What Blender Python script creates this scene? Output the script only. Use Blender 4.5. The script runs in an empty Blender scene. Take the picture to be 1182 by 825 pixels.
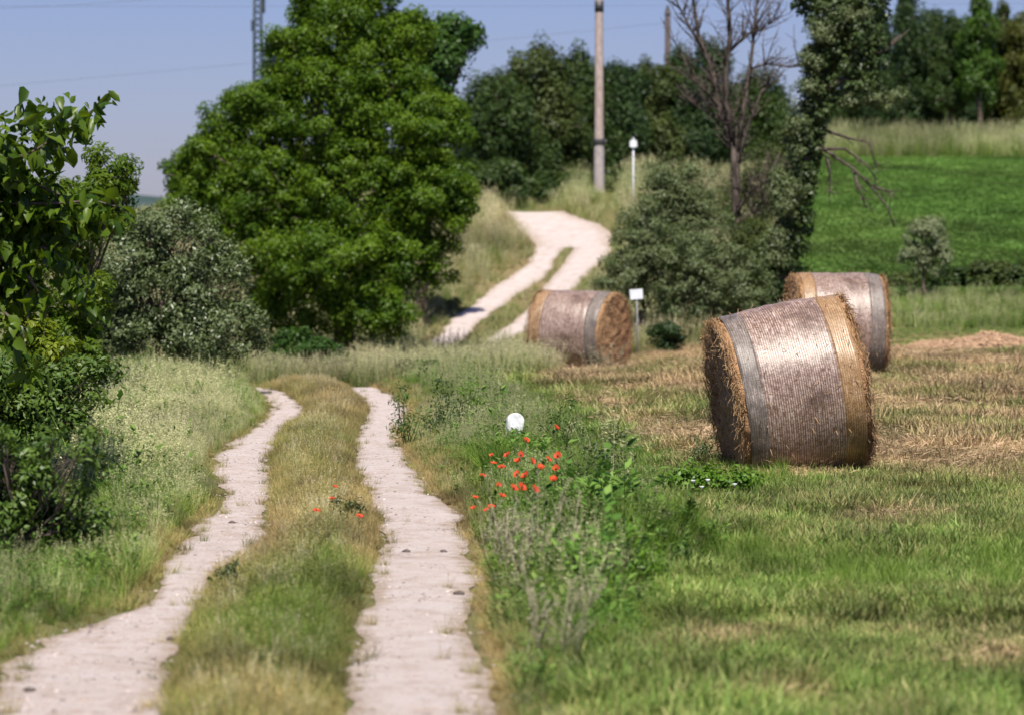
import bpy, math, random
import numpy as np
from mathutils import Vector, Matrix

rnd = random.Random(11)
rng = np.random.default_rng(11)
scene = bpy.context.scene
col = scene.collection
R = math.radians

# ------------------------------------------------------------------ camera
F = 4000.0                    # focal length in photo pixels (1182 wide)
CX, CY, HOR = 591.0, 412.5, 290.0
CAMZ = 2.03
TH = math.atan((CY - HOR) / F)
cT, sT = math.cos(TH), math.sin(TH)
cam_d = bpy.data.cameras.new('camera')
cam = bpy.data.objects.new('camera', cam_d)
col.objects.link(cam)
cam.location = (0, 0, CAMZ)
cam.rotation_euler = (math.pi / 2 - TH, 0, 0)
cam_d.sensor_width = 36.0
cam_d.lens = F / 1182.0 * 36.0
cam_d.clip_start = 0.5
cam_d.clip_end = 9000
cam_d.dof.use_dof = True
cam_d.dof.focus_distance = 31.0
cam_d.dof.aperture_fstop = 2.8
scene.camera = cam


def project(x, y, z):
    zz = z - CAMZ
    f = y * cT - zz * sT
    u = y * sT + zz * cT
    return CX + F * x / f, CY - F * u / f


def at(px, py, Y):
    """world point at distance Y seen at photo pixel px,py"""
    a = (px - CX) / F
    b = -(py - CY) / F
    dy = cT + b * sT
    dz = -sT + b * cT
    s = Y / dy
    return Vector((a * s, Y, CAMZ + dz * s))


# ------------------------------------------------------------------ noise
def _h(ix, iy, seed):
    n = (ix.astype(np.int64) * 374761393 + iy.astype(np.int64) * 668265263 + seed * 974634777) & 0xffffffff
    n = ((n ^ (n >> 13)) * 1274126177) & 0xffffffff
    n = n ^ (n >> 16)
    return (n & 0xffff) / 65535.0


def vnoise(x, y, seed=0):
    x = np.asarray(x, float); y = np.asarray(y, float)
    ix = np.floor(x); iy = np.floor(y)
    fx = x - ix; fy = y - iy
    fx = fx * fx * (3 - 2 * fx); fy = fy * fy * (3 - 2 * fy)
    a = _h(ix, iy, seed); b = _h(ix + 1, iy, seed)
    c = _h(ix, iy + 1, seed); d = _h(ix + 1, iy + 1, seed)
    return (a * (1 - fx) + b * fx) * (1 - fy) + (c * (1 - fx) + d * fx) * fy


def fbm(x, y, seed=0, o=3):
    s = 0; a = 1; t = 0
    for k in range(o):
        s = s + a * vnoise(np.asarray(x) * 2 ** k, np.asarray(y) * 2 ** k, seed + 17 * k)
        t += a; a *= .5
    return s / t


def sstep(a, b, x):
    t = np.clip((x - a) / (b - a), 0, 1)
    return t * t * (3 - 2 * t)


# ------------------------------------------------------------------ terrain
DS = np.array([-40, 10, 20, 32, 38, 45, 52, 58, 66, 75, 88, 100, 107, 120, 128, 140, 160, 172, 178, 190, 260, 600, 3500.])
COLS = np.array([-300, 150, 320, 480, 600, 700, 850, 1000, 1200, 1500.])
_road = [0, 0, 0, 0, 0, 0, 0, -.35, -.65, -.88, -.65, .78, 1.76, 3.4, 4.0, 4.4, 4.8, 5, 5.1, 5.3, 5.5, 4, 0]
_left = [0, 0, 0, 0, 0, .12, .28, .3, .3, .3, .5, .9, 1.2, 1.8, 2.0, 2.3, 2.6, 2.7, 2.8, 2.9, 2.5, 1, -4]
_c600 = [0, 0, 0, 0, 0, 0, 0, -.2, -.45, -.75, -.6, .8, 1.8, 3.45, 4.0, 4.4, 4.9, 5.2, 5.3, 5.5, 5.6, 4, 0]
_c700 = [0, 0, 0, 0, 0, 0, 0, -.12, -.24, -.25, .1, 1.15, 2.0, 3.65, 4.3, 4.8, 5.4, 5.7, 5.8, 6.1, 6.2, 5, 0]
_c850 = [0, 0, 0, .02, .03, .05, .1, .05, 0, .1, .75, 1.6, 2.05, 3.0, 3.6, 4.45, 5.8, 6.5, 7.0, 7.8, 9, 8, 0]
_c1000 = [0, 0, 0, .02, .03, .05, .1, .12, .2, .42, .95, 1.76, 2.2, 3.1, 3.64, 4.45, 5.8, 6.5, 7.4, 8.1, 10, 9, 0]
TAB = np.array([_left, _left, _road, _road, _c600, _c700, _c850, _c1000, _c1000, _c1000], float)
# dense, smoothed radial table
_dd = np.concatenate([np.arange(-40, 300, 1.0), [400, 600, 1200, 3500]])
TABD = np.zeros((len(COLS), len(_dd)))
for _k in range(len(COLS)):
    v = np.interp(_dd, DS, TAB[_k])
    vs = v.copy()
    for _ in range(10):
        w = vs.copy()
        w[1:-4] = .25 * vs[:-5] + .5 * vs[1:-4] + .25 * vs[2:-3]
        vs = w
    TABD[_k] = vs


def height(x, y):
    x = np.asarray(x, float); y = np.asarray(y, float)
    ye = np.maximum(y, 14.0)
    px = np.clip(CX + F * x / ye, COLS[0], COLS[-1] - 1)
    k = np.clip(np.searchsorted(COLS, px, side='right') - 1, 0, len(COLS) - 2)
    t = (px - COLS[k]) / (COLS[k + 1] - COLS[k])
    t = t * t * (3 - 2 * t)
    yd = np.clip(y, -39.9, 3499)
    j = np.clip(np.searchsorted(_dd, yd, side='right') - 1, 0, len(_dd) - 2)
    s = (yd - _dd[j]) / (_dd[j + 1] - _dd[j])
    z0 = TABD[k, j] * (1 - s) + TABD[k, j + 1] * s
    z1 = TABD[k + 1, j] * (1 - s) + TABD[k + 1, j + 1] * s
    z = z0 * (1 - t) + z1 * t
    z = z + (vnoise(x / 1.7, y / 1.7, 3) - .5) * .035 + (vnoise(x / 6, y / 6, 5) - .5) * .06
    return z


def hz(x, y):
    return float(height(x, y))


_march = np.concatenate([np.arange(9, 60, .04), np.arange(60, 260, .1)])


def ground(px, py):
    """where the sight line through a photo pixel meets the ground"""
    a = (px - CX) / F; b = -(py - CY) / F
    dy = cT + b * sT; dz = -sT + b * cT
    s = _march / dy
    z = CAMZ + dz * s; x = a * s
    g = height(x, _march)
    i = int(np.argmax(z <= g))
    if z[i] > g[i]:
        i = len(_march) - 1
    return Vector((x[i], _march[i], g[i]))


# ------------------------------------------------------------------ helpers
def tag(o, label=None, cat=None, group=None, kind=None):
    if label: o['label'] = label
    if cat: o['category'] = cat
    if group: o['group'] = group
    if kind: o['kind'] = kind
    return o


def empty(name, loc, label, cat, group=None, rz=0):
    o = bpy.data.objects.new(name, None)
    o.empty_display_size = .2
    col.objects.link(o)
    o.location = loc
    o.rotation_euler = (0, 0, rz)
    return tag(o, label, cat, group)


class MB:
    def __init__(s):
        s.v = []; s.f = []

    def tube(s, pts, rad, n=7, cap=True):
        pts = [Vector(p) for p in pts]
        base = len(s.v)
        ref = Vector((1, 0.13, 0.07))
        for i, p in enumerate(pts):
            a = pts[max(0, i - 1)]; b = pts[min(len(pts) - 1, i + 1)]
            t = (b - a).normalized() if (b - a).length > 1e-9 else Vector((0, 0, 1))
            r = ref - t * ref.dot(t)
            if r.length < .05:
                ref = Vector((0.1, 1, 0.2)); r = ref - t * ref.dot(t)
            r.normalize(); q = t.cross(r)
            ra = rad[i] if hasattr(rad, '__len__') else rad
            for k in range(n):
                an = 2 * math.pi * k / n
                s.v.append(p + (r * math.cos(an) + q * math.sin(an)) * ra)
        for i in range(len(pts) - 1):
            for k in range(n):
                a = base + i * n + k; b = base + i * n + (k + 1) % n
                s.f.append((a, b, b + n, a + n))
        if cap:
            s.f.append(tuple(base + k for k in range(n))[::-1])
            e = base + (len(pts) - 1) * n
            s.f.append(tuple(e + k for k in range(n)))
        return s

    def box(s, c, size, rot=None):
        b = len(s.v); c = Vector(c)
        for z in (-.5, .5):
            for x, y in ((-.5, -.5), (.5, -.5), (.5, .5), (-.5, .5)):
                p = Vector((x * size[0], y * size[1], z * size[2]))
                if rot: p = rot @ p
                s.v.append(c + p)
        for f in ((3, 2, 1, 0), (4, 5, 6, 7), (0, 1, 5, 4), (1, 2, 6, 5), (2, 3, 7, 6), (3, 0, 4, 7)):
            s.f.append(tuple(b + i for i in f))
        return s

    def lathe(s, prof, n=16, c=(0, 0, 0)):
        b = len(s.v); c = Vector(c)
        for r, z in prof:
            for k in range(n):
                a = 2 * math.pi * k / n
                s.v.append(c + Vector((r * math.cos(a), r * math.sin(a), z)))
        for i in range(len(prof) - 1):
            for k in range(n):
                a = b + i * n + k; d = b + i * n + (k + 1) % n
                s.f.append((a, d, d + n, a + n))
        s.f.append(tuple(b + k for k in range(n))[::-1])
        e = b + (len(prof) - 1) * n
        s.f.append(tuple(e + k for k in range(n)))
        return s

    def build(s, name, mat, parent=None, smooth=True, bevel=0):
        me = bpy.data.meshes.new(name)
        me.from_pydata([tuple(v) for v in s.v], [], s.f)
        me.materials.append(mat)
        if smooth: me.shade_smooth()
        o = bpy.data.objects.new(name, me)
        col.objects.link(o)
        if parent: o.parent = parent
        if bevel:
            m = o.modifiers.new('bevel', 'BEVEL'); m.width = bevel; m.segments = 2; m.limit_method = 'ANGLE'
        return o


def np_mesh(name, V, faces, mat=None, attrs=None, smooth=False):
    """V (n,3); faces list of equal-length index arrays [(m,3),(k,4)..]"""
    me = bpy.data.meshes.new(name)
    V = np.ascontiguousarray(V, dtype=np.float32)
    me.vertices.add(len(V)); me.vertices.foreach_set('co', V.ravel())
    idx = np.concatenate([f.ravel() for f in faces]).astype(np.int32)
    tot = np.concatenate([np.full(len(f), f.shape[1]) for f in faces]).astype(np.int32)
    start = np.concatenate([[0], np.cumsum(tot)[:-1]]).astype(np.int32)
    me.loops.add(len(idx)); me.loops.foreach_set('vertex_index', idx)
    me.polygons.add(len(tot)); me.polygons.foreach_set('loop_start', start)
    if attrs:
        for k, a in attrs.items():
            at_ = me.attributes.new(k, 'FLOAT', 'POINT')
            at_.data.foreach_set('value', np.ascontiguousarray(a, dtype=np.float32))
    me.update(calc_edges=True)
    if smooth: me.shade_smooth()
    if mat: me.materials.append(mat)
    return me


def link(name, me, parent=None):
    o = bpy.data.objects.new(name, me)
    col.objects.link(o)
    if parent: o.parent = parent
    return o


def copy_tree(o, parent=None):
    c = o.copy(); col.objects.link(c)
    if parent: c.parent = parent
    for ch in list(o.children):
        copy_tree(ch, c)
    return c


# ------------------------------------------------------------------ materials
class NT:
    def __init__(s, name):
        s.m = bpy.data.materials.new(name); s.m.use_nodes = True
        s.t = s.m.node_tree; s.t.nodes.clear()

    def n(s, typ, **kw):
        nd = s.t.nodes.new(typ)
        for k, v in kw.items():
            if k == 'inp':
                for a, b in v.items():
                    if hasattr(b, 'is_output'): s.t.links.new(b, nd.inputs[a])
                    else: nd.inputs[a].default_value = b
            else: setattr(nd, k, v)
        return nd

    def mix(s, f, a, b, blend='MIX'):
        nd = s.t.nodes.new('ShaderNodeMix'); nd.data_type = 'RGBA'; nd.blend_type = blend
        for i, v in ((0, f), (6, a), (7, b)):
            if hasattr(v, 'is_output'): s.t.links.new(v, nd.inputs[i])
            elif i == 0: nd.inputs[i].default_value = v
            else: nd.inputs[i].default_value = (*v, 1) if len(v) == 3 else v
        return nd.outputs[2]

    def math(s, op, a, b=0.0, clamp=False):
        nd = s.t.nodes.new('ShaderNodeMath'); nd.operation = op; nd.use_clamp = clamp
        for i, v in ((0, a), (1, b)):
            if hasattr(v, 'is_output'): s.t.links.new(v, nd.inputs[i])
            else: nd.inputs[i].default_value = v
        return nd.outputs[0]

    def ramp(s, f, lo, hi):
        nd = s.t.nodes.new('ShaderNodeMapRange'); nd.interpolation_type = 'SMOOTHSTEP'
        s.t.links.new(f, nd.inputs[0]); nd.inputs[1].default_value = lo; nd.inputs[2].default_value = hi
        return nd.outputs[0]

    def noise(s, vec, scale, detail=4, rough=.55):
        nd = s.n('ShaderNodeTexNoise', inp={'Scale': scale, 'Detail': detail, 'Roughness': rough})
        if vec is not None: s.t.links.new(vec, nd.inputs['Vector'])
        return nd.outputs[0]

    def attr(s, name, typ='GEOMETRY'):
        return s.n('ShaderNodeAttribute', attribute_name=name, attribute_type=typ).outputs['Fac']

    def out(s, sh):
        o = s.n('ShaderNodeOutputMaterial'); s.t.links.new(sh, o.inputs[0]); return s.m

    def pbr(s, c, rough=.8, spec=.3, bump=None, bs=.5, bd=.02):
        p = s.n('ShaderNodeBsdfPrincipled')
        if hasattr(c, 'is_output'): s.t.links.new(c, p.inputs['Base Color'])
        else: p.inputs['Base Color'].default_value = (*c, 1)
        if hasattr(rough, 'is_output'): s.t.links.new(rough, p.inputs['Roughness'])
        else: p.inputs['Roughness'].default_value = rough
        p.inputs['Specular IOR Level'].default_value = spec
        if bump is not None:
            b = s.n('ShaderNodeBump', inp={'Strength': bs, 'Distance': bd})
            s.t.links.new(bump, b.inputs['Height']); s.t.links.new(b.outputs[0], p.inputs['Normal'])
        return p.outputs[0]


def leaf_mat(name, a, b, trans=.3, rough=.5, spec=.3, back=None):
    t = NT(name)
    v = t.attr('var')
    c = t.mix(v, a, b)
    if back:
        g = t.n('ShaderNodeNewGeometry')
        c = t.mix(g.outputs['Backfacing'], c, back)
    p = t.pbr(c, rough, spec)
    tc = t.mix(1.0, c, (1.0, .95, .45), 'MULTIPLY')
    tc = t.mix(1.0, tc, (1.6, 1.6, 1.6), 'MULTIPLY')
    tr = t.n('ShaderNodeBsdfTranslucent', inp={'Color': tc})
    mx = t.n('ShaderNodeMixShader', inp={0: trans})
    t.t.links.new(p, mx.inputs[1]); t.t.links.new(tr.outputs[0], mx.inputs[2])
    return t.out(mx.outputs[0])


def grass_mat(name, ga, gb, da, db, trans=.25):
    t = NT(name)
    v = t.attr('var')
    tint = t.attr('tint', 'INSTANCER'); val = t.attr('val', 'INSTANCER')
    g = t.mix(v, ga, gb); d = t.mix(v, da, db)
    jit = t.math('MULTIPLY', t.math('SUBTRACT', v, .5), .5)
    f = t.math('ADD', tint, jit, True)
    c = t.mix(f, g, d)
    k = t.math('ADD', t.math('MULTIPLY', val, 1.0), .5)
    kk = t.n('ShaderNodeCombineColor', inp={0: k, 1: k, 2: k}).outputs[0]
    c = t.mix(1.0, c, kk, 'MULTIPLY')
    p = t.pbr(c, .55, .25)
    tr = t.n('ShaderNodeBsdfTranslucent', inp={'Color': c})
    mx = t.n('ShaderNodeMixShader', inp={0: trans})
    t.t.links.new(p, mx.inputs[1]); t.t.links.new(tr.outputs[0], mx.inputs[2])
    return t.out(mx.outputs[0])


def simple(name, a, b, scale=6, rough=.8, spec=.3, bs=.4, bd=.01, stretch=None):
    t = NT(name)
    tc = t.n('ShaderNodeTexCoord').outputs['Object']
    if stretch:
        mp = t.n('ShaderNodeMapping'); t.t.links.new(tc, mp.inputs[0]); mp.inputs['Scale'].default_value = stretch
        tc = mp.outputs[0]
    n = t.noise(tc, scale)
    return t.out(t.pbr(t.mix(t.ramp(n, .3, .7), a, b), rough, spec, n, bs, bd))


# ------------------------------------------------------------------ light and sky
SUN_EL, SUN_AZ_LEFT = 59.0, -1.0          # sun high behind the camera
az = R(SUN_AZ_LEFT)
sdir = Vector((-math.sin(az) * math.cos(R(SUN_EL)), -math.cos(az) * math.cos(R(SUN_EL)), math.sin(R(SUN_EL))))
sl = bpy.data.lights.new('sun', 'SUN'); sl.energy = 4.9; sl.angle = R(.5); sl.color = (1.0, .945, .84)
so = bpy.data.objects.new('sun', sl); col.objects.link(so)
so.rotation_euler = (-sdir).to_track_quat('-Z', 'Y').to_euler()
w = bpy.data.worlds.new('World'); scene.world = w; w.use_nodes = True
wt = w.node_tree; wt.nodes.clear()
sky = wt.nodes.new('ShaderNodeTexSky'); sky.sky_type = 'NISHITA'; sky.sun_disc = False
sky.sun_elevation = R(SUN_EL); sky.sun_rotation = math.atan2(sdir.x, sdir.y)
sky.altitude = 300; sky.air_density = 1.0; sky.dust_density = .6; sky.ozone_density = 5.0
# the clear sky is a little lavender all over
tintn = wt.nodes.new('ShaderNodeMix'); tintn.data_type = 'RGBA'; tintn.blend_type = 'MULTIPLY'
tintn.inputs[0].default_value = 1.0; tintn.inputs[7].default_value = (.76, .70, .96, 1)
bg = wt.nodes.new('ShaderNodeBackground'); bg.inputs[1].default_value = .07
wo = wt.nodes.new('ShaderNodeOutputWorld')
wt.links.new(sky.outputs[0], tintn.inputs[6]); wt.links.new(tintn.outputs[2], bg.inputs[0]); wt.links.new(bg.outputs[0], wo.inputs[0])
scene.view_settings.view_transform = 'Standard'
scene.view_settings.look = 'None'
scene.view_settings.exposure = 0.5
scene.view_settings.gamma = 1.0
scene.cycles.max_bounces = 6
scene.cycles.diffuse_bounces = 3
scene.cycles.glossy_bounces = 2
scene.cycles.transmission_bounces = 3
scene.cycles.transparent_max_bounces = 4
scene.cycles.use_denoising = True
scene.render.film_transparent = False

# ------------------------------------------------------------------ the track outline (photo row, left edge, right edge)
RUT_L = np.array([(1100, -190, 130), (960, -95, 165), (825, -8, 186), (780, 6, 200), (740, 38, 214), (704, 158, 226), (670, 184, 246), (640, 196, 290), (620, 216, 309),
                  (600, 236, 312), (585, 254, 311), (565, 257, 315), (545, 243, 311), (530, 248, 311), (510, 272, 318), (495, 298, 326),
                  (480, 313, 351), (470, 314, 351), (458, 305, 336), (453, 298, 328), (450, 296, 312), (448, 294, 301)], float)
RUT_R = np.array([(1100, 335, 640), (960, 370, 605), (825, 394, 570), (780, 400, 563), (740, 405, 556), (700, 416, 550), (660, 430, 548), (640, 437, 545), (620, 440, 535),
                  (600, 435, 527), (580, 428, 513), (565, 420, 492), (545, 412, 484), (530, 407, 470), (510, 408, 456), (495, 414, 461),
                  (480, 424, 470), (470, 425, 469), (458, 412, 455), (452, 403, 444), (448, 399, 428), (446, 398, 408)], float)
FAR_L = np.array([(416, 486, 518), (405, 495, 516), (395, 503, 531), (380, 517, 547), (368, 527, 560), (350, 553, 585), (338, 566, 602), (321, 590, 629), (310, 608, 637), (304, 614, 637), (295, 619, 644), (285, 622, 652)], float)
FAR_R = np.array([(418, 534, 562), (405, 546, 572), (385, 574, 598), (368, 598, 620), (355, 611, 640), (338, 624, 655), (325, 634, 666), (310, 647, 683), (303, 652, 692), (295, 657, 698), (285, 663, 703)], float)
FAR_M = np.array([(288, 620, 702), (280, 616, 705), (270, 603, 706), (260, 589, 692), (252, 580, 668), (246, 572, 655), (243.6, 569, 655)], float)


def rut_at(tab, py):
    o = np.argsort(tab[:, 0])
    return np.interp(py, tab[o, 0], tab[o, 1]), np.interp(py, tab[o, 0], tab[o, 2])


# ------------------------------------------------------------------ ground
def dry_field(x, y, px, py):
    """0 green .. 1 straw: where the field was cut and dried"""
    n = fbm(x / 1.1, y / 2.6, 21) - .5
    n2 = fbm(x / .45, y / .8, 25) - .5
    near = y < 58
    lL, lR = rut_at(RUT_L, py); rL, rR = rut_at(RUT_R, py)
    m = y / F
    d = np.full_like(x, .35)
    strip = (px > lR) & (px < rL)
    dl = np.maximum(lL - px, 0) * m; dr = np.maximum(px - rR, 0) * m
    d = np.where(strip, .50 + .9 * n - .25 * sstep(600, 760, py), d)
    d = np.where(px <= lL, .34 - .1 * sstep(.3, 1.0, dl) + .5 * n, d)
    d = np.where(px >= rR, .62 - .5 * sstep(.1, .6, dr) + .6 * n, d)
    tall = np.interp(py, [440, 470, 500, 550, 600, 700, 825], [600, 640, 700, 790, 800, 790, 700])
    mown = sstep(0, 40, px - tall)
    belt = sstep(385, 405, py) * (1 - sstep(505, 575, py + 60 * n))
    dm = .14 + .5 * n + .66 * belt + 1.3 * n * belt + .5 * n2
    # brown spots in the near mown grass
    for sx, sy, rx, ry, am in ((830, 752, 55, 14, .7), (1150, 765, 40, 18, .6), (905, 815, 45, 12, .5), (800, 640, 25, 8, .3), (960, 625, 70, 10, .35), (1030, 600, 60, 8, .4), (720, 720, 20, 10, .4), (1110, 545, 120, 22, .45), (920, 548, 60, 8, .5)):
        dm = dm + am * np.exp(-((px - sx) / rx) ** 2 - ((py - sy) / ry) ** 2)
    # dark greener patches
    d = d * (1 - mown) + dm * mown
    far = .45 + .8 * n
    far = np.where((px > 820) & (py > 340) & (py < 386), .12 + .5 * n, far)
    far = np.where((px > 900) & (py < 200), .18 + .6 * n, far)
    far = np.where((px < 760) & (py < 340), .50 + 1.1 * n - .3 * sstep(116, 124, y), far)
    k = sstep(56, 66, y)
    kk = np.where(px > 640, sstep(70, 76, y), k)
    d = d * (1 - kk) + far * kk
    return np.clip(d, 0, 1)


def build_ground():
    rows = np.concatenate([np.arange(-40, 8, 2.0), np.geomspace(8, 260, 620), np.geomspace(275, 3400, 26)])
    s = np.linspace(-1, 1, 381)
    s = np.sign(s) * (np.abs(s) * .55 + np.abs(s) ** 3 * .45)
    Wd = np.where(rows < 0, 10, 10 + .35 * np.maximum(rows, 0))
    X = s[None, :] * Wd[:, None]; Y = np.repeat(rows[:, None], len(s), 1)
    Z = height(X, Y)
    n, m = X.shape
    V = np.stack([X, Y, Z], -1).reshape(-1, 3)
    i = np.arange(n - 1)[:, None] * m + np.arange(m - 1)[None, :]
    i = i.ravel()
    f = np.stack([i, i + 1, i + m + 1, i + m], -1)
    yy = np.maximum(Y, 9)
    px, py = project(X * yy / np.where(Y > 9, Y, yy), yy, Z)
    dry = dry_field(X.ravel(), Y.ravel(), px.ravel(), py.ravel())
    t = NT('meadow_soil')
    g = t.n('ShaderNodeNewGeometry').outputs['Position']
    d = t.attr('dry')
    n1 = t.noise(g, 9, 5, .6); n2 = t.noise(g, 55, 3, .6); n3 = t.noise(g, 1.2, 3)
    green = t.mix(n2, (.045, .075, .018), (.11, .15, .04))
    straw = t.mix(n2, (.17, .105, .055), (.42, .30, .17))
    f1 = t.math('ADD', d, t.math('MULTIPLY', t.math('SUBTRACT', n1, .5), 1.2), True)
    c = t.mix(f1, green, straw)
    c = t.mix(t.ramp(n3, .58, .75), c, t.mix(n2, (.09, .065, .035), (.2, .14, .08)))
    mat = t.out(t.pbr(c, .95, .1, n2, .8, .03))
    me = np_mesh('ground', V, [f], mat, {'dry': dry}, True)
    return tag(link('ground', me), kind='structure')


build_ground()


def strip_rows(tab, step=3.0, wob=1.0, seed=0, u=9):
    out = []
    ys = np.arange(tab[:, 0].max(), tab[:, 0].min() - .01, -step)
    for py in ys:
        a, b = rut_at(tab, py)
        pa = ground(float(a), float(py)); pb = ground(float(b), float(py))
        out.append((pa, pb))
    return out


def build_track():
    V = []; Fc = []; ED = []
    for q, (tab, step) in enumerate(((RUT_L, 4), (RUT_R, 4), (FAR_L, 2), (FAR_R, 2), (FAR_M, 1.5))):
        rows = strip_rows(tab + (np.array([0, -4, 0.0]) if q == 2 else np.array([0, 0, 4.0]) if q == 3 else 0), step)
        # extra rows between (world interpolation) for a soft, crumbly edge
        dense = []
        for (a, b), (a2, b2) in zip(rows[:-1], rows[1:]):
            k = max(1, int(((a - a2).length + (b - b2).length) / 2 / .12))
            for j in range(k):
                dense.append((a.lerp(a2, j / k), b.lerp(b2, j / k)))
        dense.append(rows[-1])
        U = 16
        base = len(V)
        for i, (a, b) in enumerate(dense):
            wd = (b - a).length
            ea = (float(fbm(a.y * 1.3, q * 9.1, 31, 4)) - .5) * .26
            eb = (float(fbm(b.y * 1.3, q * 9.1 + 4, 37, 4)) - .5) * .26
            for k in range(U + 1):
                t = k / U
                tt = (t * (wd + ea + eb) - ea) / wd
                p = a.lerp(b, tt)
                hgt = .016 + .002 * q - .010 * abs(2 * t - 1) ** 3
                V.append((p.x, p.y, hz(p.x, p.y) + hgt))
                ED.append(abs(2 * t - 1))
        for i in range(len(dense) - 1):
            for k in range(U):
                a = base + i * (U + 1) + k
                Fc.append((a, a + 1, a + U + 2, a + U + 1))
    t = NT('pale_gravel')
    g = t.n('ShaderNodeNewGeometry').outputs['Position']
    n1 = t.noise(g, 48, 4, .75); n2 = t.noise(g, 7, 5, .65); n3 = t.noise(g, 1.6, 3)
    vo = t.n('ShaderNodeTexVoronoi', inp={'Scale': 38.0, 'Vector': g})
    c = t.mix(n1, (.40, .325, .295), (.80, .70, .665))
    c = t.mix(t.ramp(n2, .50, .70), c, (.50, .385, .32))
    c = t.mix(t.math('MULTIPLY', t.ramp(n3, .5, .7), .45), c, (.66, .60, .585))
    n4 = t.noise(g, 2.7, 6, .7)
    c = t.mix(t.math('MULTIPLY', t.ramp(n4, .48, .66), .5), c, (.42, .325, .265))
    sp = t.ramp(vo.outputs['Distance'], .16, .05)
    rv = t.n('ShaderNodeSeparateColor', inp={0: vo.outputs['Color']})
    sp = t.math('MULTIPLY', sp, t.math('GREATER_THAN', rv.outputs[0], .88))
    c = t.mix(sp, c, (.16, .13, .13))
    e = t.attr('edge')
    ef = t.ramp(t.math('ADD', e, t.math('MULTIPLY', t.math('SUBTRACT', n2, .5), 1.1)), .50, 1.10)
    c = t.mix(t.math('MULTIPLY', ef, .7), c, (.33, .24, .16))
    hgt = t.math('ADD', n1, t.math('MULTIPLY', n2, 1.3))
    mat = t.out(t.pbr(c, .9, .15, hgt, .9, .03))
    me = np_mesh('dirt_track', np.array(V), [np.array(Fc)], mat, {'edge': np.array(ED)}, True)
    return tag(link('dirt_track', me), kind='structure')


build_track()

# green crop field on the slope
def build_crop():
    px = np.linspace(700, 1700, 120); ds = np.linspace(84, 171, 90)
    PX, D = np.meshgrid(px, ds)
    lo = 905 + (D - 84) * 0.05
    X = (np.maximum(PX, lo) - CX) / F * D
    Z = height(X, D) + .03
    V = np.stack([X, D, Z], -1).reshape(-1, 3)
    m = len(px)
    i = (np.arange(len(ds) - 1)[:, None] * m + np.arange(m - 1)[None, :]).ravel()
    f = np.stack([i, i + 1, i + m + 1, i + m], -1)
    t = NT('crop_soil')
    g = t.n('ShaderNodeNewGeometry').outputs['Position']
    n1 = t.noise(g, 5, 5, .6); n2 = t.noise(g, .5, 3)
    c = t.mix(n1, (.075, .15, .025), (.11, .22, .04))
    c = t.mix(t.math('MULTIPLY', n2, .5), c, (.09, .18, .035))
    me = np_mesh('crop_field', V, [f], t.out(t.pbr(c, .9, .1, n1, 1, .1)), None, True)
    tag(link('crop_field', me), kind='structure')


build_crop()

# a distant wooded ridge
mb = MB()
pr = []
for k in range(80):
    x = -700 + k * 18.0
    pr.append((x, 2600 + 120 * math.sin(k * .21), 39 + 5 * math.sin(k * .33) + 3 * math.sin(k * .9 + 1)))
for (x, y, z) in pr:
    mb.v += [(x, y - 260, -30), (x, y - 60, z * .8), (x, y, z), (x, y + 300, -30)]
for k in range(len(pr) - 1):
    for j in range(3):
        a = 4 * k + j
        mb.f.append((a, a + 4, a + 5, a + 1))
tag(mb.build('hills', simple('hazy_ridge_woodland', (.03, .055, .05), (.05, .08, .07), .03)), kind='structure')  # distance haze is put into the bluish base colour of the woodland

# ------------------------------------------------------------------ leaf clouds
T_RHOMB = (np.array([(-.5, 0, 0), (-.05, .5, .10), (.5, 0, -.05), (-.05, -.5, .10)]), [np.array([[0, 1, 2, 3]])])
T_OVATE = (np.array([(-.5, 0, 0), (-.22, .42, .12), (.12, .40, .08), (.5, 0, -.18), (.12, -.40, .08), (-.22, -.42, .12), (-.2, 0, .0), (.12, 0, -.04)]),
           [np.array([[0, 6, 1], [0, 5, 6], [2, 7, 3], [7, 4, 3]]), np.array([[1, 6, 7, 2], [6, 5, 4, 7]])])
# a spray of five leaflets
_v = []; _f = []
for _k, (_t, _b, _an) in enumerate(((-.3, .22, 1.0), (-.3, -.22, -1.0), (.05, .22, .9), (.05, -.22, -.9), (.32, 0, 0))):
    ca, sa = math.cos(_an), math.sin(_an)
    for (x, y, z) in ((-.22, 0, 0), (0, .11, .05), (.22, 0, -.03), (0, -.11, .05)):
        _v.append((_t + x * ca - y * sa, _b + x * sa + y * ca, z))
    _f.append([4 * _k, 4 * _k + 1, 4 * _k + 2, 4 * _k + 3])
T_SPRAY = (np.array(_v), [np.array(_f)])


def unit(v):
    return v / np.maximum(np.linalg.norm(v, axis=-1, keepdims=True), 1e-9)


def leaves(name, C, N, T, L, Wd, mat, var, tmpl=T_RHOMB):
    """C centres, N normals, T axes, L lengths, Wd widths"""
    N = unit(N); T = unit(T - N * np.sum(T * N, -1, keepdims=True)); B = np.cross(N, T)
    tv, tf = tmpl
    K = len(tv)
    V = (C[:, None, :] + T[:, None, :] * (tv[None, :, 0, None] * L[:, None, None]) + B[:, None, :] * (tv[None, :, 1, None] * Wd[:, None, None])
         + N[:, None, :] * (tv[None, :, 2, None] * L[:, None, None])).reshape(-1, 3)
    off = (np.arange(len(C)) * K)[:, None, None]
    faces = [(f[None] + off).reshape(-1, f.shape[1]) for f in tf]
    return np_mesh(name, V, faces, mat, {'var': np.repeat(var, K)})


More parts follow.
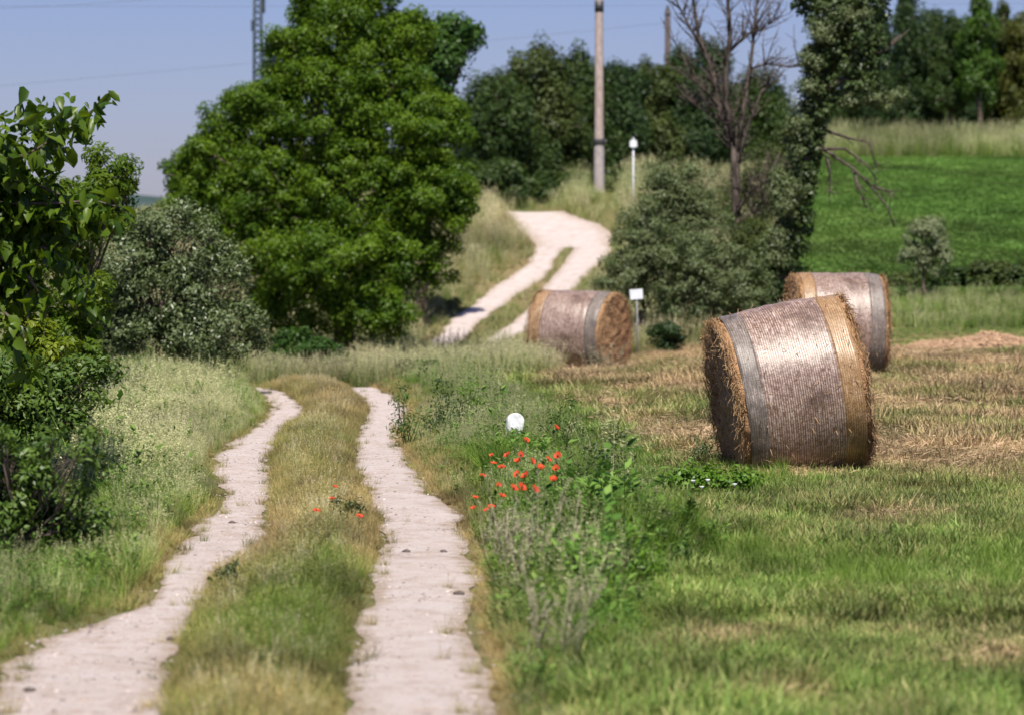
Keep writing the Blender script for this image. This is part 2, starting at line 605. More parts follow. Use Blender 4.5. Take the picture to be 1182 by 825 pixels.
def lobe_cloud(lobes, n_leaf, clump_r, rg, flat=.75, fill=.16, density=1.0, shell=(.5, 1.03)):
    """lobes: (cx,cy,cz, rx,ry,rz). Returns centres, normals, clump variation."""
    area = np.array([(l[3] * l[4] + l[3] * l[5] + l[4] * l[5]) for l in lobes]); area = area / area.sum()
    Cs = []; Ns = []; Vs = []
    for l, a in zip(lobes, area):
        c = np.array(l[:3]); r = np.array(l[3:6])
        nl = int(n_leaf * a)
        nf = int(nl * fill)
        k = max(4, int(density * (r[0] * r[2] + r[0] * r[1] + r[1] * r[2]) / (clump_r ** 2) * 1.15))
        d = unit(rg.normal(size=(k, 3)))
        d[:, 2] = np.where(d[:, 2] < -.55, -d[:, 2] * .5, d[:, 2]); d = unit(d)
        cc = c + d * r * rg.uniform(shell[0], shell[1], (k, 1)) ** .7
        cr = clump_r * rg.uniform(.55, 1.35, k)
        wgt = cr ** 2; wgt /= wgt.sum()
        ci = rg.choice(k, nl - nf, p=wgt)
        e = unit(rg.normal(size=(nl - nf, 3)))
        rad = rg.uniform(0, 1, (nl - nf, 1)) ** .42
        off = e * rad * cr[ci][:, None]; off[:, 2] *= flat
        Cs.append(cc[ci] + off)
        Ns.append(.75 * e + .45 * d[ci] + np.array([0, 0, .55]) + .55 * rg.normal(size=e.shape))
        cv = rg.uniform(0, 1, k)
        Vs.append(np.clip(.55 * cv[ci] + .45 * rg.uniform(0, 1, nl - nf), 0, 1))
        e = unit(rg.normal(size=(nf, 3)))
        Cs.append(c + e * r * rg.uniform(.2, .95, (nf, 1)) ** .5)
        Ns.append(e + rg.normal(size=e.shape)); Vs.append(rg.uniform(0, 1, nf))
    return np.concatenate(Cs), np.concatenate(Ns), np.concatenate(Vs)


def px_lobe(px, py, d, rx, ry, depth=None):
    p = at(px, py, d); m = d / F
    return (p.x, p.y, p.z, rx * m, depth if depth else (rx + ry) * .5 * m, ry * m)


def make_tree(name, label, cat, base, lobes, mat, bark, n_leaf, leafL, leafW, clump, trunk_r=.12, group=None, seed=1, tmpl=T_RHOMB,
              flat=.75, fill=.16, density=1.0, trunks=1, droop=.3, shell=(.5, 1.03), cut=True):
    rg = np.random.default_rng(seed); rr = random.Random(seed)
    root = empty(name, base, label, cat, group)
    b = Vector(base)
    C, N, var = lobe_cloud(lobes, n_leaf, clump, rg, flat, fill, density, shell)
    if cut:
        g = height(C[:, 0], C[:, 1]) + .03
        keep = C[:, 2] > g
        C = C[keep]; N = N[keep]; var = var[keep]
    T = rg.normal(size=C.shape) + np.array([0, 0, -droop])
    L = leafL * rg.uniform(.65, 1.35, len(C)); W = leafW * rg.uniform(.7, 1.3, len(C))
    me = leaves('crown', C - np.array(b), N, T, L, W, mat, var, tmpl)
    link('crown', me, root)
    m = MB()
    for tnk in range(trunks):
        st = Vector((rr.uniform(-1, 1) * trunk_r * 2 * (trunks > 1), rr.uniform(-1, 1) * trunk_r * (trunks > 1), -.15))
        tops = [Vector(l[:3]) - b for l in lobes]
        cen = sum(tops, Vector()) / len(tops)
        fork = st.lerp(Vector((cen.x, cen.y, cen.z)), .55) + Vector((rr.uniform(-.1, .1), rr.uniform(-.1, .1), 0))
        mid = st.lerp(fork, .5) + Vector((rr.uniform(-1, 1), rr.uniform(-1, 1), 0)) * trunk_r
        m.tube([st, mid, fork], [trunk_r * 1.25, trunk_r, trunk_r * .75], 8)
        for t, l in zip(tops, lobes):
            if trunks > 1 and rr.random() < .4: continue
            q = fork.lerp(t, .5) + Vector((rr.uniform(-.1, .1), rr.uniform(-.1, .1), l[5] * .1))
            e = t + Vector((rr.uniform(-.2, .2) * l[3], 0, l[5] * .35))
            m.tube([fork, q, e], [trunk_r * .6, trunk_r * .38, trunk_r * .12], 6)
            for _ in range(3):
                e2 = t + Vector((rr.uniform(-.8, .8) * l[3], rr.uniform(-.8, .8) * l[4], rr.uniform(-.3, .8) * l[5]))
                m.tube([q, q.lerp(e2, .5) + Vector((0, 0, .06)), e2], [trunk_r * .3, trunk_r * .2, trunk_r * .06], 5)
    m.build('trunk', bark, root)
    return root


# foliage materials
M_big = leaf_mat('fresh_green_leaf', (.031, .085, .006), (.153, .242, .017), .37, .45, .25)
M_big2 = leaf_mat('mid_green_leaf', (.022, .065, .012), (.07, .14, .022), .3, .45, .3)
M_dark = leaf_mat('dark_green_leaf', (.022, .048, .012), (.065, .105, .024), .25, .5, .25)
M_dark2 = leaf_mat('deep_green_leaf', (.018, .042, .014), (.052, .092, .026), .25, .5, .25)
M_olive = leaf_mat('olive_green_leaf', (.034, .056, .014), (.10, .13, .035), .22, .5, .25)
M_silver = leaf_mat('silvery_leaf', (.022, .046, .008), (.085, .138, .03), .18, .42, .5, back=(.125, .165, .065))
M_grey = leaf_mat('grey_green_leaf', (.032, .060, .014), (.108, .155, .045), .22, .5, .4, back=(.125, .16, .065))
M_pale = leaf_mat('pale_willow_leaf', (.07, .105, .035), (.19, .24, .10), .25, .5, .3, back=(.22, .26, .14))
M_ivy = leaf_mat('ivy_leaf', (.024, .05, .012), (.085, .12, .035), .2, .45, .4)
M_yellow = leaf_mat('yellow_green_leaf', (.10, .17, .012), (.26, .30, .03), .4, .45, .3)
M_weedd0 = leaf_mat('bramble_leaf', (.03, .075, .012), (.12, .19, .03), .22, .45, .35)
M_yell2 = leaf_mat('feathery_leaf', (.05, .11, .008), (.16, .23, .02), .4, .45, .3)
M_young = leaf_mat('young_tree_leaf', (.035, .085, .012), (.09, .17, .025), .3, .45, .3)
M_autumn = leaf_mat('yellowing_leaf', (.05, .075, .015), (.135, .14, .03), .3, .5, .3)
M_mulb = leaf_mat('glossy_broad_leaf', (.026, .066, .005), (.125, .195, .015), .42, .38, .35)
M_bark = simple('grey_brown_bark', (.07, .05, .04), (.17, .13, .11), 14, .9, .2, .8, .02, (1, 1, .25))
M_dead = simple('dead_wood', (.045, .035, .03), (.15, .12, .10), 18, .9, .2, .8, .02, (1, 1, .2))

# ---- big tree left of the far road (about 80 m off)
D = 80
L_ = [px_lobe(*a) for a in (
    (395, 45, D, 55, 50), (350, 75, D, 34, 40), (440, 70, D, 50, 48), (312, 135, D, 44, 48), (375, 130, D, 80, 70), (455, 150, D, 72, 70),
    (252, 190, D, 46, 46), (310, 215, D, 78, 62), (410, 225, D, 85, 75), (485, 225, D, 58, 62), (230, 240, D, 42, 44), (290, 290, D, 70, 58),
    (385, 305, D - 1, 80, 62), (465, 300, D, 60, 55), (345, 355, D, 62, 46), (425, 365, D - 1, 62, 42), (352, 20, D, 24, 28), (405, 5, D, 40, 30), (285, 125, D, 34, 26), (258, 158, D, 36, 32), (322, 70, D, 20, 40), (215, 205, D, 28, 30), (430, -8, D, 36, 34), (365, -8, D, 34, 30), (470, 45, D, 34, 36), (525, 150, D, 22, 36), (520, 235, D, 30, 46))]
make_tree('broadleaf_tree', 'big bright green broadleaf tree beside the bend of the white track', 'tree', at(400, 414, D) * 1, L_, M_big, M_bark,
          280000, .092, .046, .27, .2, seed=3, density=1.0, fill=.25, flat=.8, shell=(.30, 1.12), tmpl=T_SPRAY if False else T_RHOMB)
D = 92
L_ = [px_lobe(*a) for a in ((520, 55, D, 34, 34), (500, 95, D, 32, 40), (527, 38, D, 26, 18), (485, 130, D, 40, 45), (505, 75, D, 40, 30), (480, 60, D, 40, 40))]
p = at(480, 405, D); p.z = hz(p.x, p.y)
make_tree('broadleaf_tree', 'darker leaning tree top poking out behind the right side of the big tree', 'tree', p, L_, M_big2, M_bark, 14000, .16, .08, .4, .14, seed=5)

# ---- silver bush on the left bank
D = 50
L_ = [px_lobe(*a) for a in ((150, 300, D, 60, 55), (205, 285, D, 60, 46), (240, 330, D, 58, 50), (180, 350, D, 80, 52), (115, 345, D, 42, 50), (235, 385, D, 62, 46),
                            (165, 395, D, 60, 40), (265, 390, D - .4, 36, 42), (130, 385, D, 45, 38), (190, 262, D, 40, 26))]
p = at(190, 436, D); p.z = hz(p.x, p.y)
make_tree('olive_bush', 'rounded dark bush with silvery leaves in front of the big tree on the left', 'bush', p, L_, M_silver, M_bark, 42000, .07, .026, .20, .04, seed=8, trunks=4, fill=.2, shell=(.35, 1.22))

# ---- feathery yellow-green young trees at the left, and shrubs under them
D = 42
L_ = [px_lobe(*a) for a in ((128, 222, D, 20, 26), (95, 225, D, 26, 24), (142, 200, D, 9, 18), (112, 200, D, 12, 20), (150, 215, D, 8, 10), (70, 250, D, 40, 30), (115, 255, D, 26, 26), (85, 280, D, 40, 30), (60, 310, D, 40, 30), (85, 345, D, 34, 34), (70, 395, D, 40, 34), (100, 420, D, 26, 24))]
p = at(85, 470, D); p.z = hz(p.x, p.y)
make_tree('young_tree', 'feathery yellow green sapling between the near branch and the silvery bush', 'tree', p, L_, M_yell2, M_bark, 19000, .09, .03, .17, .04, seed=9, droop=.5, shell=(.3, 1.3))
D = 30
L_ = [px_lobe(*a) for a in ((60, 405, D, 34, 20), (70, 425, D, 30, 18), (30, 385, D, 35, 24), (20, 345, D, 30, 28))]
p = at(50, 560, D); p.z = hz(p.x, p.y)
make_tree('young_shrub', 'low bright yellow green shrub under the hanging branch', 'shrub', p, L_, M_yellow, M_bark, 3600, .075, .03, .12, .02, seed=10, fill=.1)
D = 29
L_ = [px_lobe(*a) for a in ((20, 470, D, 55, 44), (85, 450, D, 45, 34), (-40, 450, D, 60, 60), (60, 490, D, 50, 34), (20, 520, D, 55, 40))] + [px_lobe(rnd.uniform(-40, 130), rnd.uniform(425, 500), D + rnd.uniform(-.5, .5), rnd.uniform(6, 16), rnd.uniform(14, 30)) for _ in range(12)]
p = at(30, 560, D); p.z = hz(p.x, p.y)
make_tree('bramble', 'dark green thicket at the left edge above the pale grass', 'shrub', p, L_, M_weedd0, M_bark, 17000, .06, .026, .14, .015, seed=12, trunks=4, shell=(.3, 1.3))
D = 22
L_ = [px_lobe(*a) for a in ((8, 585, D, 46, 46), (52, 605, D, 34, 30), (-40, 600, D, 50, 60), (15, 535, D, 34, 34), (85, 615, D, 24, 24), (45, 650, D, 45, 30))] + [px_lobe(rnd.uniform(-40, 120), rnd.uniform(500, 620), D + rnd.uniform(-.3, .3), rnd.uniform(6, 14), rnd.uniform(14, 32)) for _ in range(14)]
p = at(20, 650, D); p.z = hz(p.x, p.y)
make_tree('bramble', 'leafy dark bramble lowest at the left edge beside the left wheel rut', 'shrub', p, L_, M_weedd0, M_bark, 8500, .05, .022, .11, .012, seed=13, trunks=5, fill=.1, shell=(.3, 1.3))

# ---- the far dark wood in the middle (each tree a thing)
mid = [
    (575, 235, 128, [(578, 150, 44, 58), (566, 118, 28, 32), (590, 200, 55, 40), (548, 165, 36, 46), (545, 205, 44, 36)], M_dark, 'dark tree nearest the big tree at the top of the track'),
    (618, 238, 132, [(620, 95, 36, 36), (600, 130, 45, 48), (630, 150, 46, 56), (610, 205, 55, 38), (628, 66, 16, 14)], M_olive, 'tall olive green tree left of the thick pole at the top of the track'),
    (672, 235, 134, [(665, 105, 34, 36), (655, 145, 42, 52), (680, 190, 42, 46), (668, 74, 14, 16)], M_dark, 'dark tree directly behind the thick pole'),
    (715, 226, 136, [(715, 120, 30, 38), (712, 160, 36, 50), (706, 98, 12, 16), (728, 104, 12, 16)], M_dark2, 'bluish dark tree behind the white post sign'),
    (752, 224, 138, [(750, 130, 30, 44), (756, 175, 36, 44), (745, 95, 14, 16), (765, 100, 14, 16)], M_olive, 'olive tree in front of the thin distant pole'),
    (800, 232, 140, [(800, 120, 40, 44), (795, 170, 46, 46), (822, 80, 22, 26), (790, 78, 16, 18)], M_dark2, 'dark tree directly behind the bare tree'),
    (868, 240, 142, [(860, 150, 44, 48), (880, 115, 26, 30), (850, 200, 50, 40), (895, 160, 34, 44)], M_dark, 'dark tree filling the gap between the bare tree and the ivy tree'),
]
for k, (bx, by, d, lb, mt, lab) in enumerate(mid):
    L_ = [px_lobe(a, b, d + rnd.uniform(-1, 1), c * 1.05, e * 1.05) for a, b, c, e in lb]
    p = at(bx, by, d); p.z = hz(p.x, p.y)
    make_tree('woodland_tree', lab, 'tree', p, L_, mt, M_bark, 20000, .20, .075, .34, .16, 'dark trees along the skyline', 40 + k, flat=1.7)

# low brush at the feet of that wood
for k, (bx, d, top, rx, mt, lab) in enumerate((
        (600, 124, 200, 55, M_dark, 'low dark brush under the trees at the upper bend of the track'),
        (556, 121.5, 180, 44, M_dark, 'dark brush next to the big tree at the upper bend of the track'),
        (660, 127, 200, 40, M_olive, 'low olive brush left of the foot of the thick pole'),
        (722, 130, 190, 36, M_dark, 'low dark brush behind the white post sign'))):
    g = at(bx, 300, d); g.z = hz(g.x, g.y)
    gy = project(g.x, g.y, g.z)[1]
    L_ = [px_lobe(bx + o * rx * .6, (gy + top) / 2 + 4, d, rx * .6, (gy - top) / 2) for o in (-1, 0, 1)]
    make_tree('brush', lab, 'shrub', g, L_, mt, M_bark, 8000, .2, .08, .4, .05, 'brush under the skyline trees', 60 + k, trunks=2)

# ---- the wood on the ridge at the upper right
ridge = [
    (1012, 195, 10, 34, M_dark2, 'c', 'dark ridge tree half hidden behind the ivy tree'),
    (1048, 192, -14, 34, M_dark2, 'c', 'tallest dark ridge tree right of the ivy tree'),
    (1078, 196, 22, 26, M_dark, 'c', 'narrow dark ridge tree left of the two thin bare trunks'),
    (1100, 190, 24, 28, M_dark, 'c', 'ridge tree with a thin bare trunk left of the bright young tree'),
    (1130, 188, -6, 34, M_young, 'c', 'bright green young ridge tree with a thin dark trunk'),
    (1162, 192, 8, 30, M_olive, 'c', 'olive ridge tree next to the yellowing tree'),
    (1186, 190, 18, 30, M_autumn, 'r', 'yellowing ridge tree at the right edge'),
    (1222, 196, 0, 40, M_dark, 'c', 'dark ridge tree past the yellowing tree'),
    (980, 196, 40, 34, M_dark, 'r', 'low dark ridge tree behind the trunk of the ivy tree'),
]
for k, (bx, d, top, rx, mt, kind, lab) in enumerate(ridge):
    g = at(bx, 155, d); g.z = hz(g.x, g.y)
    gy = project(g.x, g.y, g.z)[1]
    L_ = []
    hh = gy - top
    nl = 9 if kind == 'c' else 6
    low = .30 if mt is M_young or k == 3 else .12
    for j in range(nl):
        f = low + (1 - low) * (j + .3) / nl
        ww = rx * ((1.06 - f) ** .75 * 1.15 if kind == 'c' else 1.0) * rnd.uniform(.7, 1.2)
        L_.append(px_lobe(bx + rnd.uniform(-6, 6), gy - hh * f, d + rnd.uniform(-.5, .5), ww, hh / nl * .95))
    make_tree('ridge_tree', lab, 'tree', g, L_, mt, M_bark, 15000, .24, .08, .30, .13, 'trees of the ridge wood', 80 + k, flat=1.5, density=.9, fill=.1)
for k, (bx, tp, rx, lab) in enumerate(((1000, 30, 40, 'broad dark tree deep in the ridge wood by the ivy tree'), (1062, 18, 42, 'broad dark tree deep in the ridge wood behind the tallest ridge tree'),
                                       (1118, 28, 42, 'broad dark tree deep in the ridge wood behind the bright young tree'), (1175, 30, 42, 'broad dark tree deep in the ridge wood at the right edge'))):
    d = 206
    g = at(bx, 150, d); g.z = hz(g.x, g.y)
    gy = project(g.x, g.y, g.z)[1]
    L_ = [px_lobe(bx + rnd.uniform(-16, 16), gy - (gy - tp) * f, d, rx * rnd.uniform(.75, 1.05), (gy - tp) * .22) for f in (.15, .4, .65, .85)]
    make_tree('ridge_tree', lab, 'tree', g, L_, M_dark2, M_bark, 9000, .28, .11, .5, .14, 'trees of the ridge wood', 170 + k, flat=1.4)
# dark undergrowth along the foot of the ridge wood
for k, bx in enumerate((1010, 1075, 1150)):
    d = 200
    g = at(bx, 150, d); g.z = hz(g.x, g.y)
    gy = project(g.x, g.y, g.z)[1]
    L_ = [px_lobe(bx + o, gy - 20, d, 26, 30) for o in (-34, 0, 34)]
    make_tree('undergrowth', ('dark undergrowth under the ridge trees by the ivy tree', 'dark undergrowth in the middle of the ridge wood', 'dark undergrowth under the bright young ridge tree')[k],
              'shrub', g, L_, M_dark2, M_bark, 7000, .25, .1, .5, .05, 'undergrowth of the ridge wood', 95 + k, trunks=2)

# ---- grey-green willowy shrubs behind the bales
shr = [
    (735, 76, [(725, 320, 32, 45), (745, 290, 34, 50), (760, 330, 36, 46)], M_grey, 20000, 'grey green shrub leftmost behind the small white plate sign'),
    (790, 79, [(790, 240, 40, 50), (775, 215, 30, 35), (810, 280, 48, 60), (770, 275, 40, 55)], M_grey, 24000, 'tallest grey green shrub at the foot of the bare tree'),
    (822, 75, [(800, 345, 45, 40), (840, 340, 45, 45), (820, 310, 50, 40)], M_grey, 22000, 'grey green shrub in front of the bare tree behind the near bale'),
    (880, 78, [(870, 330, 36, 40), (890, 300, 34, 40), (870, 290, 30, 36)], M_olive, 16000, 'olive shrub right of the foot of the bare tree'),
    (875, 90, [(870, 235, 40, 40), (890, 200, 34, 40), (850, 250, 30, 30)], M_olive, 12000, 'olive shrub behind the lower trunk of the bare tree'),
]
for k, (bx, d, lb, mt, nl, lab) in enumerate(shr):
    L_ = [px_lobe(a, b, d, c, e) for a, b, c, e in lb]
    p = at(bx, 380, d); p.z = hz(p.x, p.y)
    make_tree('willow_shrub', lab, 'shrub', p, L_, mt, M_bark, nl, .085, .028, .22, .04, 'shrubs around the bare tree', 110 + k, trunks=4, shell=(.35, 1.25))

# ---- bare tree
def dead_tree():
    D = 80
    p = at(850, 378, D); p.z = hz(p.x, p.y)
    root = empty('bare_tree', p, 'leafless dead tree with several rising stems above the grey shrubs', 'tree')
    rr = random.Random(5)
    m = MB(); tw = MB()
    P = lambda a, b, dd=0: at(a, b, D + dd) - p
    px = lambda r: r * D / F
    m.tube([Vector((0, 0, -.2)), P(851, 300), P(850, 250, .1), P(849, 190), P(846, 160)], [px(7), px(5.8), px(5.3), px(5), px(4.6)], 9)
    stems = [
        ([(849, 185), (832, 130), (822, 80), (806, 40), (800, 0), (796, -45)], 5.2, 1.5),
        ([(849, 175), (838, 120), (838, 80), (843, 40), (840, 0), (838, -60)], 5.5, 2.0),
        ([(849, 190), (857, 135), (866, 80), (870, 40), (874, 0), (876, -40)], 4.0, 1.2),
        ([(849, 200), (862, 150), (880, 105), (898, 92)], 3.5, .9),
        ([(850, 250), (862, 225), (885, 210), (900, 208)], 2.6, .8),
        ([(850, 262), (868, 245), (884, 228)], 2.4, .8),
        ([(834, 128), (818, 108), (800, 92), (786, 60)], 2.6, .7),
        ([(842, 60), (862, 40), (880, 34), (895, 22)], 2.4, .6),
        ([(866, 80), (885, 74), (912, 78), (930, 76)], 1.8, .6),
        ([(812, 60), (795, 30), (780, 0), (770, -20)], 2.2, .7),
        ([(846, 155), (838, 140), (815, 130), (800, 118)], 2.0, .6),
    ]
    for pts, r0, r1 in stems:
        dz = rr.uniform(-.7, .7)
        q = [P(a, b, dz * i / len(pts)) for i, (a, b) in enumerate(pts)]
        n = len(q)
        m.tube(q, [px(.78 * (r0 + (r1 - r0) * i / (n - 1))) for i in range(n)], 7)
        # fine twigs
        for i in range(1, n):
            for _ in range(8):
                s = q[i - 1].lerp(q[i], rr.random())
                dirv = (q[i] - q[i - 1]).normalized()
                side = Vector((rr.uniform(-1, 1), rr.uniform(-1, 1), rr.uniform(-.1, .7)))
                ln = rr.uniform(.3, 1.0)
                d1 = (dirv * .8 + side).normalized()
                a = s + d1 * ln * .5
                b = a + (d1 + Vector((rr.uniform(-.3, .3), 0, .35))).normalized() * ln * .5
                tw.tube([s, a, b], [px(.8), px(.55), px(.3)], 4)
                for _ in range(3):
                    c = s.lerp(b, rr.uniform(.3, .9))
                    e = c + Vector((rr.uniform(-1, 1), rr.uniform(-1, 1), rr.uniform(-.2, .9))).normalized() * rr.uniform(.15, .45)
                    tw.tube([c, e], [px(.42), px(.25)], 3)
    m.build('trunk', M_dead, root)
    tw.build('twigs', M_dead, root)


dead_tree()


# ---- leaning ivy-clad tree
def ivy_tree():
    D = 76
    p = at(885, 372, D); p.z = hz(p.x, p.y)
    root = empty('ivy_tree', p, 'leaning tree wrapped in dark ivy at the left end of the green field', 'tree')
    rr = random.Random(7); rg = np.random.default_rng(7)
    P = lambda a, b, dd=0: at(a, b, D + dd) - p
    px = lambda r: r * D / F
    m = MB()
    line = [(885, 385), (900, 320), (917, 250), (930, 180), (942, 120), (955, 65), (968, 20), (985, -40)]
    m.tube([P(a, b) for a, b in line], [px(r) for r in (11, 10, 9, 8, 7, 6, 5, 3)], 8)
    br = [([(945, 110), (975, 90), (1000, 100), (1012, 108)], 3.5), ([(955, 65), (985, 55), (1015, 62), (1040, 40)], 3.0), ([(1000, 66), (1022, 58), (1050, 34)], 1.8),
          ([(960, 50), (1000, 20), (1025, -10)], 3.0), ([(962, 40), (945, 20), (935, -5)], 2.5)]
    for pts, r in br:
        n = len(pts)
        m.tube([P(a, b, rr.uniform(-.3, .3)) for a, b in pts], [px(r * (1 - .7 * i / (n - 1))) for i in range(n)], 6)
    m.build('trunk', M_dead, root)
    db = MB()
    for pts in ([(940, 165), (962, 180), (985, 195), (1005, 215), (1025, 240), (1032, 262)], [(945, 172), (975, 172), (1000, 190), (1012, 208)],
                [(950, 150), (975, 158), (1003, 165), (1012, 195)], [(985, 195), (990, 215), (1000, 240)], [(1005, 215), (1030, 222)], [(955, 182), (958, 205), (957, 228)]):
        n = len(pts)
        q = [P(a, b, rr.uniform(-.2, .2)) for a, b in pts]
        db.tube(q, [px(2.2 * (1 - .65 * i / (n - 1))) for i in range(n)], 5)
        for _ in range(12):
            i = rr.randrange(n - 1); s = q[i].lerp(q[i + 1], rr.random())
            e = s + Vector((rr.uniform(-.3, 1), rr.uniform(-.5, .5), rr.uniform(-1, .5))).normalized() * rr.uniform(.1, .4)
            db.tube([s, e], [px(.7), px(.3)], 4)
    db.build('dead_branches', M_dead, root)
    lob = []
    for t in np.linspace(0, 1, 30):
        y = 350 - t * 330
        x = np.interp(-y, [-385, -320, -250, -180, -120, -65, -20, 40], [a for a, b in line])
        rx = np.interp(t, [0, .3, .6, .8, 1], [18, 18, 17, 18, 20]) * rr.uniform(.75, 1.15)
        lob.append(px_lobe(x + rr.uniform(-4, 4), y, D, rx, 18))
    lob += [px_lobe(*a) for a in ((960, 15, D, 36, 34), (935, 5, D, 22, 18), (985, 55, D, 34, 30), (1000, 20, D, 28, 26), (975, 95, D, 30, 24), (1000, 75, D, 24, 18))]
    C, N, var = lobe_cloud(lob, 24000, .22, rg, .9, .12, .8, (.4, 1.25))
    T = rg.normal(size=C.shape) + np.array([0, 0, -.6])
    link('ivy', leaves('ivy', C - np.array(p), N, T, .10 * rg.uniform(.6, 1.4, len(C)), .075 * rg.uniform(.7, 1.3, len(C)), M_ivy, var), root)
    lob = [px_lobe(*a) for a in ((1005, 112, D, 28, 16), (1025, 118, D, 22, 14), (985, 120, D, 16, 14), (985, 70, D, 18, 10), (918, 160, D - .3, 14, 40), (905, 230, D - .3, 15, 40), (893, 290, D - .3, 14, 34), (935, 90, D - .3, 14, 40), (950, 40, D - .3, 20, 24), (985, 20, D - .3, 20, 16))]  # grey-leaved clump, plus paler leaves painting the ivy's lit left side
    C, N, var = lobe_cloud(lob, 15000, .2, rg, .8, .1)
    T = rg.normal(size=C.shape)
    link('silvery_and_lit_leaves', leaves('silvery_and_lit_leaves', C - np.array(p), N, T, .085 * rg.uniform(.6, 1.4, len(C)), .03 * rg.uniform(.7, 1.3, len(C)), M_grey, var), root)


ivy_tree()

# ---- small willow tree and hedge at the right
D = 84
L_ = [px_lobe(*a) for a in ((1068, 280, D, 28, 24), (1072, 262, D, 18, 14), (1058, 300, D, 22, 18), (1082, 298, D, 18, 18), (1068, 312, D, 18, 14))]
p = at(1069, 344, D); p.z = hz(p.x, p.y)
make_tree('willow_sapling', 'small round grey green tree standing before the green field', 'tree', p, L_, M_pale, M_bark, 9000, .085, .03, .17, .04, seed=131)
for k, (bx, rx, top, lab) in enumerate(((1040, 22, 316, 'dark hedge bush left of the small round tree'), (1105, 30, 303, 'dark hedge bush right of the small round tree'),
                                        (1150, 26, 298, 'tallest dark hedge bush near the right edge'), (1192, 26, 304, 'dark hedge bush cut by the right edge'))):
    d = 86
    g = at(bx, 340, d); g.z = hz(g.x, g.y)
    gy = project(g.x, g.y, g.z)[1]
    L_ = [px_lobe(bx + o * rx * .6, (gy + top) / 2 + 3 + rnd.uniform(-3, 5), d, rx * .62, (gy - top) / 2) for o in (-1, 0, 1)]
    make_tree('hedge_bush', lab, 'shrub', g, L_, (M_olive, M_dark)[k % 2], M_bark, 7000, .10, .05, .2, .03, 'hedge at the foot of the green field', 140 + k, trunks=2)
# small dark shrub by the plate sign and lush bushes beneath the big tree
for bx, by, d, lb, mt, lab, nl, sd in (
        (768, 405, 71, [(765, 388, 18, 16), (778, 396, 14, 10)], M_dark2, 'little dark shrub right of the white plate sign', 3500, 150),
        (345, 432, 66, [(345, 405, 34, 26), (370, 412, 26, 22), (325, 415, 22, 18)], M_big2, 'low green bush under the big tree left of the track', 8000, 151),
        (485, 440, 60, [(487, 428, 20, 14), (505, 432, 18, 10)], M_dark2, 'small dark weed bush where the track dips from view', 3500, 152),
        (500, 400, 97, [(505, 351, 28, 9), (488, 355, 20, 10)], M_dark, 'low dark shrub on the bank in the shade of the big tree', 3000, 153)):
    L_ = [px_lobe(a, b, d, c, e) for a, b, c, e in lb]
    p = at(bx, by, d); p.z = hz(p.x, p.y)
    make_tree('low_shrub', lab, 'shrub', p, L_, mt, M_bark, nl, .09, .035, .16, .02, seed=sd, trunks=2)


# ---- near broadleaf tree whose branches hang in from the left
def near_tree():
    D = 26.0
    p = at(-190, 690, D + 1); p.z = hz(p.x, p.y)
    root = empty('broadleaf_tree', p, 'near tree with big glossy drooping leaves hanging in at the left edge', 'tree')
    rr = random.Random(21); rg = np.random.default_rng(21)
    P = lambda a, b, dd=0: at(a, b, D + dd) - p
    m = MB()
    m.tube([Vector((0, 0, -.1)), P(-180, 500), P(-160, 300), P(-150, 100), P(-160, -80)], [.15, .13, .11, .08, .04], 9)
    brs = [[(-155, 260), (-80, 200), (-20, 185), (30, 180), (55, 165), (62, 135), (62, 118)],
           [(-155, 280), (-70, 240), (0, 235), (60, 235), (110, 232), (140, 240)],
           [(-160, 330), (-70, 300), (-10, 290), (50, 285), (80, 300), (98, 330), (108, 360)],
           [(-165, 360), (-80, 340), (-20, 340), (10, 365), (25, 400), (35, 430)],
           [(-150, 200), (-70, 150), (-20, 145), (5, 160)],
           [(-20, 185), (10, 200), (45, 215), (70, 225)],
           [(-10, 290), (25, 310), (40, 330), (48, 345)],
           [(45, 172), (75, 150), (100, 132), (120, 120)],
           [(55, 165), (30, 140), (25, 118)]]
    C = []; Tn = []
    for b in brs:
        dz = rr.uniform(-.5, .5)
        q = [P(x, y, dz * i / len(b) + rr.uniform(-.1, .1)) for i, (x, y) in enumerate(b)]
        n = len(q)
        m.tube(q, [.022 * (1 - .8 * i / (n - 1)) for i in range(n)], 6)
        for i in range(n - 1):
            if b[i + 1][0] < -90: continue
            cnt = int((q[i + 1] - q[i]).length / .0085) + 4
            for _ in range(cnt):
                s = q[i].lerp(q[i + 1], rr.random())
                o = Vector((rr.gauss(0, .075), rr.gauss(0, .12), rr.gauss(-.06, .075)))
                C.append(tuple(s + o)); Tn.append((o.x * 5 + rr.gauss(0, .35), o.y * 2 + rr.gauss(0, .35), -.8 + rr.gauss(0, .3)))
    m.build('trunk', M_bark, root)
    C = np.array(C); Tn = np.array(Tn)
    # the leafy mass outside and at the frame edge
    mass = [px_lobe(a, b, D + .3, rx, ry) for a, b, rx, ry in ((-60, 190, 60, 80), (-10, 215, 40, 60), (-70, 330, 60, 80), (-30, 290, 45, 60), (30, 265, 42, 40), (75, 262, 38, 26), (-60, 420, 40, 60), (5, 330, 32, 42))]
    c2, n2, v2 = lobe_cloud(mass, 3800, .15, rg, 1, .2)
    C = np.concatenate([C, c2 - np.array(p)])
    Tn = np.concatenate([Tn, rg.normal(size=c2.shape) * .45 + np.array([0, 0, -.8])])
    N = rg.normal(size=C.shape) * .85 + np.array([-.1, -.55, .6])
    L = .15 * rg.uniform(.4, 1.25, len(C))
    link('leaves', leaves('leaves', C, N, Tn, L, L * rg.uniform(.4, .7, len(C)), M_mulb, rg.uniform(0, 1, len(C)), T_OVATE), root)


near_tree()

# ------------------------------------------------------------------ grass and herbs
src_count = [0]


